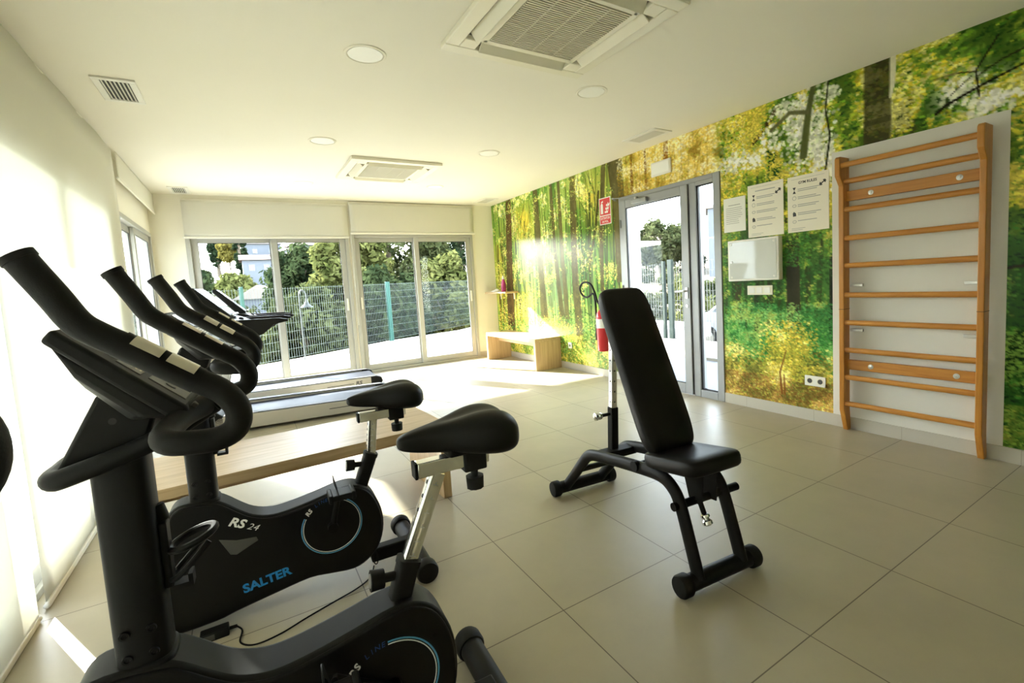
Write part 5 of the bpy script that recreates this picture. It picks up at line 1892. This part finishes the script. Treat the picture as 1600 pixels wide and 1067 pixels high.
def fence(name, A, B, h, nposts, label, step=0.055, wire=M['wire'], post=M['fence_green'], post_w=0.045, z0=-0.03, wr=0.0018):
    A = Vector(A)
    B = Vector(B)
    L = (B - A).length
    o = thing(name, label, 'fence', (A.x, A.y, z0), math.atan2(B.y - A.y, B.x - A.x))
    mb = MB()
    nw = int(L / step)
    for i in range(nw):
        x = (i + 0.5) * step
        mb.box(x - wr, x + wr, -wr, wr, 0.05, h - 0.02)
    for k in range(9):
        z = 0.06 + (h - 0.1) * k / 8
        mb.box(0, L, -0.002, 0.002, z - 0.002, z + 0.002)
    mb.build('wire_mesh', wire, o, smooth=False)
    for i in range(nposts):
        x = L * i / max(1, nposts - 1)
        MB().box(x - post_w / 2, x + post_w / 2, -0.03, 0.03, 0, h + 0.02).build('fence_post', post, o, 0.004)
    return o


d_ = Vector((2.30, 1.477)).normalized()
pA = Vector((-0.75, 12.07))
pB = Vector((-3.75, 10.14))
e0 = pB + (pB - pA) * 1.05
fence('mesh_fence', (pA.x, pA.y, 0), (e0.x, e0.y, 0), 1.47, 3, 'green wire mesh fence beyond the terrace outside the back windows')
e1 = Vector((3.2, 14.55))
f2 = fence('mesh_fence', (pA.x + 0.05, pA.y + 0.03, 0), (e1.x, e1.y, 0), 1.47, 2, 'wire mesh fence section behind the right back window, right of the green post')
fence('mesh_fence', (3.05, 6.30, 0), (3.15, 1.5, 0), 1.52, 2, 'dark wire mesh fence seen through the glass door', 0.06, M['wire_dark'], M['fence_dark'], 0.10, wr=0.003)
fence('mesh_fence', (3.02, 6.44, 0), (2.7, 12.0, 0), 1.50, 2, 'wire mesh fence running back from the dark post beyond the glass door', 0.06, M['wire_dark'], M['fence_dark'], 0.06, wr=0.003)

# gooseneck garden lamp
gl = thing('garden_lamp', 'gooseneck lamp with bell shade on a thin pole outside the left back window', 'garden lamp', (-2.88, 10.35, -0.03))
MB().tube(catmull([(0, 0, 0), (0, 0, 0.7), (0, 0, 1.15), (0.01, 0, 1.31), (0.06, 0, 1.375), (0.115, 0, 1.31), (0.125, 0, 1.20)], 6), 0.014, 10).build('pole', M['lamp_metal'], gl)
MB().lathe([(0.020, 1.21), (0.024, 1.16), (0.05, 1.09), (0.11, 1.045), (0.115, 1.035), (0.10, 1.04), (0.001, 1.06)], (0.125, 0, 0), seg=24).build('lamp_shade', M['lamp_metal'], gl)

# hillsides (solid terrain)
def terrain(name, x0, x1, y0, y1, nx_, ny_, fz, mat, base=-14):
    mb = MB()
    for j in range(ny_ + 1):
        for i in range(nx_ + 1):
            x = x0 + (x1 - x0) * i / nx_
            y = y0 + (y1 - y0) * j / ny_
            mb.v.append((x, y, fz(x, y)))
    for j in range(ny_):
        for i in range(nx_):
            a = j * (nx_ + 1) + i
            mb.f.append((a, a + 1, a + nx_ + 2, a + nx_ + 1))
    return struct(mb.build(name, mat, None, fix=False))


def hz(x, y):
    # valley below the terrace, then a slope climbing to the left and away
    v = -5.0 + 3.0 * math.exp(-((y - 9) / 6.0) ** 2)
    up_ = max(0.0, (y - 28)) * 0.155
    up_ += 1.2 * math.sin(x * 0.11 + y * 0.05) * min(1, max(0, (y - 25) / 20))
    return v + up_


terrain('hillside', -75, 70, 9, 110, 60, 50, hz, M['hill_green'])


def hz2(x, y):
    d = x - 5.0
    z = -1.2 + max(0, d - 6) * 0.135 + 0.35 * math.sin(x * 0.5 + y * 0.4) * min(1, max(0, d / 8))
    z += max(0, (y - 20)) * 0.06 * min(1, max(0, d / 10))
    return z


terrain('slope', 3.2, 75, -30, 80, 50, 50, hz2, M['hill'])


def leaf_cloud(name, mat, seed, clusters, leaf, nper, spread, shape, parent=None):
    """crown of small tilted leaf quads gathered in tufts"""
    rng = np.random.default_rng(seed)
    cs = []
    while len(cs) < clusters:
        p = rng.uniform(-1, 1, 3)
        r = np.linalg.norm(p)
        if r < 1:
            p = p / max(r, 1e-6) * (r ** 0.45)
            cs.append(p * np.array(shape))
    cs = np.array(cs)
    C0 = np.repeat(cs, nper, 0)
    off = rng.normal(0, 1, C0.shape)
    off = off / np.linalg.norm(off, axis=1)[:, None] * (rng.random((len(C0), 1)) ** 0.4) * spread
    P = C0 + off
    n = off + rng.normal(0, 0.5 * spread, off.shape) + np.array([0, 0, 0.3 * spread])
    n /= np.linalg.norm(n, axis=1)[:, None]
    t = np.cross(n, rng.normal(0, 1, n.shape))
    t /= np.linalg.norm(t, axis=1)[:, None]
    b_ = np.cross(n, t)
    s = leaf * rng.uniform(0.6, 1.3, (len(P), 1))
    V = np.stack([P - t * s, P + b_ * s * 0.45, P + t * s, P - b_ * s * 0.45], 1).reshape(-1, 3)
    F = np.arange(len(V)).reshape(-1, 4)
    me = bpy.data.meshes.new(name)
    me.vertices.add(len(V))
    me.vertices.foreach_set('co', V.ravel())
    me.loops.add(len(V))
    me.loops.foreach_set('vertex_index', F.ravel())
    me.polygons.add(len(F))
    me.polygons.foreach_set('loop_start', np.arange(len(F)) * 4)
    me.polygons.foreach_set('loop_total', np.full(len(F), 4))
    me.update()
    me.materials.append(mat)
    ob = bpy.data.objects.new(name, me)
    COL.objects.link(ob)
    ob.parent = parent
    return ob


def tree(name, label, cat, x, y, zb, h, shape, mat, seed, clusters=70, leaf=0.13, nper=90, spread=0.55, group=None, crown_c=None):
    o = thing(name, label, cat, (x, y, zb), (seed * 1.7) % 6.28, group)
    cz = h - shape[2] if crown_c is None else crown_c
    c_ = leaf_cloud('crown', mat, seed, clusters, leaf, nper, spread, shape, o)
    c_.location = (0, 0, cz)
    rr = random.Random(seed)
    tk = MB()
    tk.tube(catmull([(0, 0, -0.3), (0.08, 0.05, cz * 0.4), (rr.uniform(-.2, .2), rr.uniform(-.2, .2), cz * 0.8), (0, 0, cz + shape[2] * 0.4)], 5), [0.16 * h / 5 * (1 - 0.7 * k / 15) for k in range(16)], 8)
    for q in range(5):
        a = rr.uniform(0, 6.28)
        z0 = cz + shape[2] * rr.uniform(-0.7, 0.1)
        tk.tube([(0, 0, z0), (math.cos(a) * shape[0] * 0.35, math.sin(a) * shape[1] * 0.35, z0 + 0.25 * shape[2]), (math.cos(a) * shape[0] * 0.7, math.sin(a) * shape[1] * 0.7, z0 + 0.5 * shape[2])], [0.07, 0.05, 0.02], 6)
    tk.build('trunk', M['bark'], o)
    return o


# trees right behind the back fence: (x, y, top z, radius xy, label)
BT = [
    (1.86, 21.3, 6.9, 2.3, 'leaf_a', 'tall olive green tree filling the left pane of the right back window'),
    (8.05, 28.2, 8.7, 3.1, 'leaf_d', 'tall dark tree filling the right pane of the right back window'),
    (2.05, 15.4, 2.3, 0.8, 'leaf_c', 'lighter bushy tree low at the middle bar of the right back window'),
    (4.7, 16.2, 2.9, 1.1, 'leaf_a', 'leafy bush low at the right edge of the right back window'),
    (-0.72, 16.3, 3.8, 1.1, 'leaf_c', 'pale green tree beside the upright between the two back windows'),
    (-2.0, 20.4, 3.1, 1.25, 'leaf_b', 'rounded dark green tree above the gooseneck lamp'),
    (-2.45, 13.1, 1.30, 0.95, 'leaf_a', 'grey green bush behind the fence below the gooseneck lamp'),
    (-0.62, 13.7, 1.65, 0.75, 'leaf_b', 'green bush behind the fence at the foot of the pale tree'),
    (-4.1, 14.9, 0.95, 0.95, 'leaf_a', 'olive bush behind the fence post in the left back window'),
    (-6.0, 13.6, 0.95, 0.95, 'leaf_b', 'green bush at the far left behind the treadmill consoles'),
    (0.62, 14.9, 1.45, 0.6, 'leaf_b', 'shadowy bush behind the green post of the right back window'),
]
for i, (x, y, zt, r_, mk, lb) in enumerate(BT):
    zb = hz(x, y) - 0.15
    hh_ = zt - zb
    sz = min(hh_ * 0.45, max(1.7 * r_, (zt + 0.9) / 2))
    tree('leafy_tree' if zt > 2 else 'bush', lb, 'tree' if zt > 2 else 'bush', x, y, zb, hh_, (r_, r_ * 0.8, sz), M[mk], 20 + i, int(75 + 18 * max(0, zt - 2)), 0.12 if zt < 6 else 0.15, 110, 0.38 if zt < 6 else 0.55, 'trees behind the back fence')

# distant hillside planting, houses
def at_px_free(*a):
    return a


HB = [
    (-7.6, 50, 2.2, 1.5, 'leaf_b', 'dark round bush low on the far hillside at the left window edge'),
    (-4.2, 47, 1.9, 1.3, 'leaf_c', 'bright green tree on the far hillside below the yellow one'),
    (-8.3, 60, 3.2, 1.9, 'leaf_b', 'green treetop on the far hillside under the cypress'),
    (-1.2, 49, 0.9, 1.3, 'leaf_a', 'grey green palm like bush below the white house'),
    (2.05, 54, 2.9, 1.1, 'leaf_d', 'dark tree between the white house and the salmon house'),
    (0.6, 45, 0.0, 1.2, 'leaf_b', 'low dark green bush above the pale roofs'),
]
for i, (x, y, zc_, r_, mk, lb) in enumerate(HB):
    zb = hz(x, y) - 0.5
    tree('hillside_tree', lb, 'tree', x, y, zb, max(2.5, zc_ + 1.2 - zb), (r_, r_, 1.3), M[mk], 60 + i, 60, 0.26, 70, 0.6, 'trees on the far hillside')
tree('cypress_tree', 'tall dark cypress against the sky in the left back window', 'tree', -6.1, 76, 4.6, 7.6, (0.75, 0.75, 3.2), M['leaf_d'], 91, 60, 0.28, 70, 0.5)
tree('cypress_tree', 'slim pointed cypress left of the white house', 'tree', -3.55, 66, 3.0, 7.0, (0.45, 0.45, 3.2), M['leaf_d'], 92, 50, 0.24, 70, 0.35)
tree('yellow_tree', 'yellow leaved tree on the skyline in the left back window', 'tree', -4.75, 72, 5.2, 3.4, (1.0, 1.0, 1.2), M['leaf_y'], 93, 40, 0.26, 60, 0.5)


def house(label, x, y, z, w_, dp, h_, mat, roof, rot=0.0, rh=0.9, wins=(), flat=False, base=-2.5):
    o = thing('house', label, 'house', (x, y, z), rot, 'houses on the far hillside')
    MB().box(-w_ / 2, w_ / 2, -dp / 2, dp / 2, base, h_).build('wall', mat, o)
    if flat:
        MB().box(-w_ / 2 - 0.15, w_ / 2 + 0.15, -dp / 2 - 0.15, dp / 2 + 0.15, h_, h_ + 0.25).build('roof', roof, o)
    else:
        MB().prism([(-dp / 2 - 0.4, h_), (dp / 2 + 0.4, h_), (0, h_ + rh)], -w_ / 2 - 0.3, w_ / 2 + 0.3, 'x').build('roof', roof, o)
    for (wx, wz, ww, wh) in wins:
        MB().box(wx - ww / 2, wx + ww / 2, -dp / 2 - 0.04, -dp / 2 + 0.02, wz - wh / 2, wz + wh / 2).build('window', M['win_dark'], o)
    return o


house('white house with red tiled roof on the hill in the left back window', -1.75, 62, 3.0, 3.5, 4, 2.35, M['house_white'], M['roof_tile'], 0, 0.7, ((-0.9, 1.5, 0.6, 0.7), (0.5, 1.5, 0.6, 0.7), (1.3, 0.3, 0.5, 0.6)))
house('tall white house block in the middle of the hill', 2.0, 66, 3.3, 2.3, 3.6, 3.4, M['house_white'], M['roof_pale'], 0.2, 0.8, ((-0.6, 2.3, 0.45, 0.55), (0.5, 2.3, 0.45, 0.55), (-0.1, 1.0, 0.45, 0.55)), True)
house('salmon pink house with terracotta roof on the right of the hill', 3.7, 50, 1.2, 3.7, 4, 2.2, M['house_pink'], M['roof_tile'], -0.08, 0.8, ((-1.3, 1.5, 0.4, 0.6), (-0.7, 1.5, 0.4, 0.6), (0.3, 1.2, 0.7, 0.9), (1.2, 1.2, 0.7, 0.9)))
house('pale upper house at the top of the hill behind the salmon one', 4.6, 74, 5.6, 4.6, 4, 2.4, M['house_white'], M['roof_tile'], 0.1, 0.8, ((-1.2, 1.3, 0.7, 0.8), (0.9, 1.3, 0.7, 0.8)))
house('pale house on the skyline behind the red roofed white house', -1.0, 78, 6.3, 4.4, 4, 2.3, M['house_white'], M['roof_pale'], 0.1, 0.7, ((-1.0, 1.3, 0.6, 0.6), (1.0, 1.3, 0.6, 0.6)))
house('low house with pale pitched roof at the foot of the hill, left', -5.6, 37, -1.4, 1.9, 2.2, 2.0, M['house_white'], M['roof_pale'], 1.35, 0.9, ())
house('low house with pale pitched roof at the foot of the hill, centre', -2.7, 38, -1.0, 1.9, 2.2, 2.2, M['house_white'], M['roof_pale'], 1.35, 0.9, ((0.3, 1.0, 0.5, 0.6),))
house('low house with pale pitched roof at the foot of the hill, right', 0.25, 39, -0.9, 1.9, 2.2, 2.5, M['house_white'], M['roof_pale'], 1.35, 0.9, ((0.3, 1.0, 0.5, 0.6),))

# side view through the door
tree('pine_tree', 'broad round pine on the hilltop seen through the glass door', 'tree', 25.2, 27.6, 0.6, 4.6, (2.7, 2.7, 1.5), M['leaf_a'], 101, 80, 0.22, 100, 0.6)
SB = [
    (21.0, 25.6, 0.9, 1.2, 'leaf_b', 'green bush at the left foot of the pine beyond the door'),
    (27.5, 26.4, 2.6, 1.0, 'leaf_d', 'small dark bush on the ridge right of the pine'),
    (10.2, 12.0, 0.75, 0.65, 'leaf_c', 'bright green bush just right of the dark fence post'),
    (9.6, 13.6, 0.0, 0.9, 'leaf_a', 'olive bush left of the dark fence post beyond the door'),
    (13.0, 13.0, 0.5, 0.9, 'leaf_a', 'dry olive bush on the slope behind the bright green one'),
    (17.0, 18.6, 1.1, 1.1, 'leaf_a', 'scrubby bush halfway up the slope beyond the door'),
    (18.5, 15.5, 1.4, 1.0, 'leaf_d', 'dark bush on the slope in the side glass of the door'),
]
for i, (x, y, zt, r_, mk, lb) in enumerate(SB):
    zb = hz2(x, y) - 0.3
    tree('scrub_bush', lb, 'bush', x, y, zb, max(1.2, zt + 0.4 - zb), (r_, r_, max(0.6, (zt + 0.4 - zb) * 0.5)), M[mk], 120 + i, 45, 0.11, 70, 0.32, 'bushes on the slope beyond the door')
house('white building on the slope in the narrow side glass of the door', 27.0, 20.5, 1.5, 6, 4, 4.0, M['house_white'], M['roof_pale'], -0.9, 0.8, (), True)
at('roadside_wall', 9.2, 9.5, -4, 9.6, -2.2, -0.35, M['render_white'])


def car(label, loc, rot):
    o = thing('parked_car', label, 'car', loc, rot)
    prof = [(-2.1, 0.35), (-2.12, 0.75), (-1.95, 0.95), (-1.2, 1.02), (-0.55, 1.45), (0.75, 1.48), (1.45, 1.08), (2.02, 0.98), (2.12, 0.6), (2.05, 0.32)]
    sm_ = prof
    MB().prism(sm_, -0.86, 0.86, 'y').build('body', M['car_paint'], o, 0.08, seg=3)
    MB().prism([(-1.05, 1.03), (-0.52, 1.40), (0.70, 1.42), (1.25, 1.08)], -0.865, 0.865, 'y').build('side_window', M['car_glass'], o, 0.02)
    MB().box(-1.15, -0.6, -0.7, 0.7, 1.06, 1.40, Matrix.Translation((-0.02, 0, 0.0))).build('windscreen', M['car_glass'], o, 0.05)
    for x in (-1.3, 1.3):
        for s in (-1, 1):
            wh = MB().lathe([(0.32, -0.10), (0.33, -0.07), (0.33, 0.07), (0.32, 0.10)], (x, s * 0.80, 0.33), 'y', 24)
            w_ = wh.build('wheel', M['rubber'], o)
            MB().lathe([(0.19, s * 0.102), (0.19, s * 0.108), (0.02, s * 0.112)], (x, s * 0.80, 0.33), 'y', 18).build('hub_cap', M['steel'], w_)
    hl = MB()
    for s in (-1, 1):
        hl.box(-2.14, -1.95, s * 0.55, s * 0.84, 0.68, 0.84)
    hl.build('headlight', M['chrome'], o, 0.02)
    return o


car('silver car parked beyond the fence, seen in the narrow side glass of the door', (8.1, 7.55, -1.0), R(75))

bpy.context.view_layer.update()
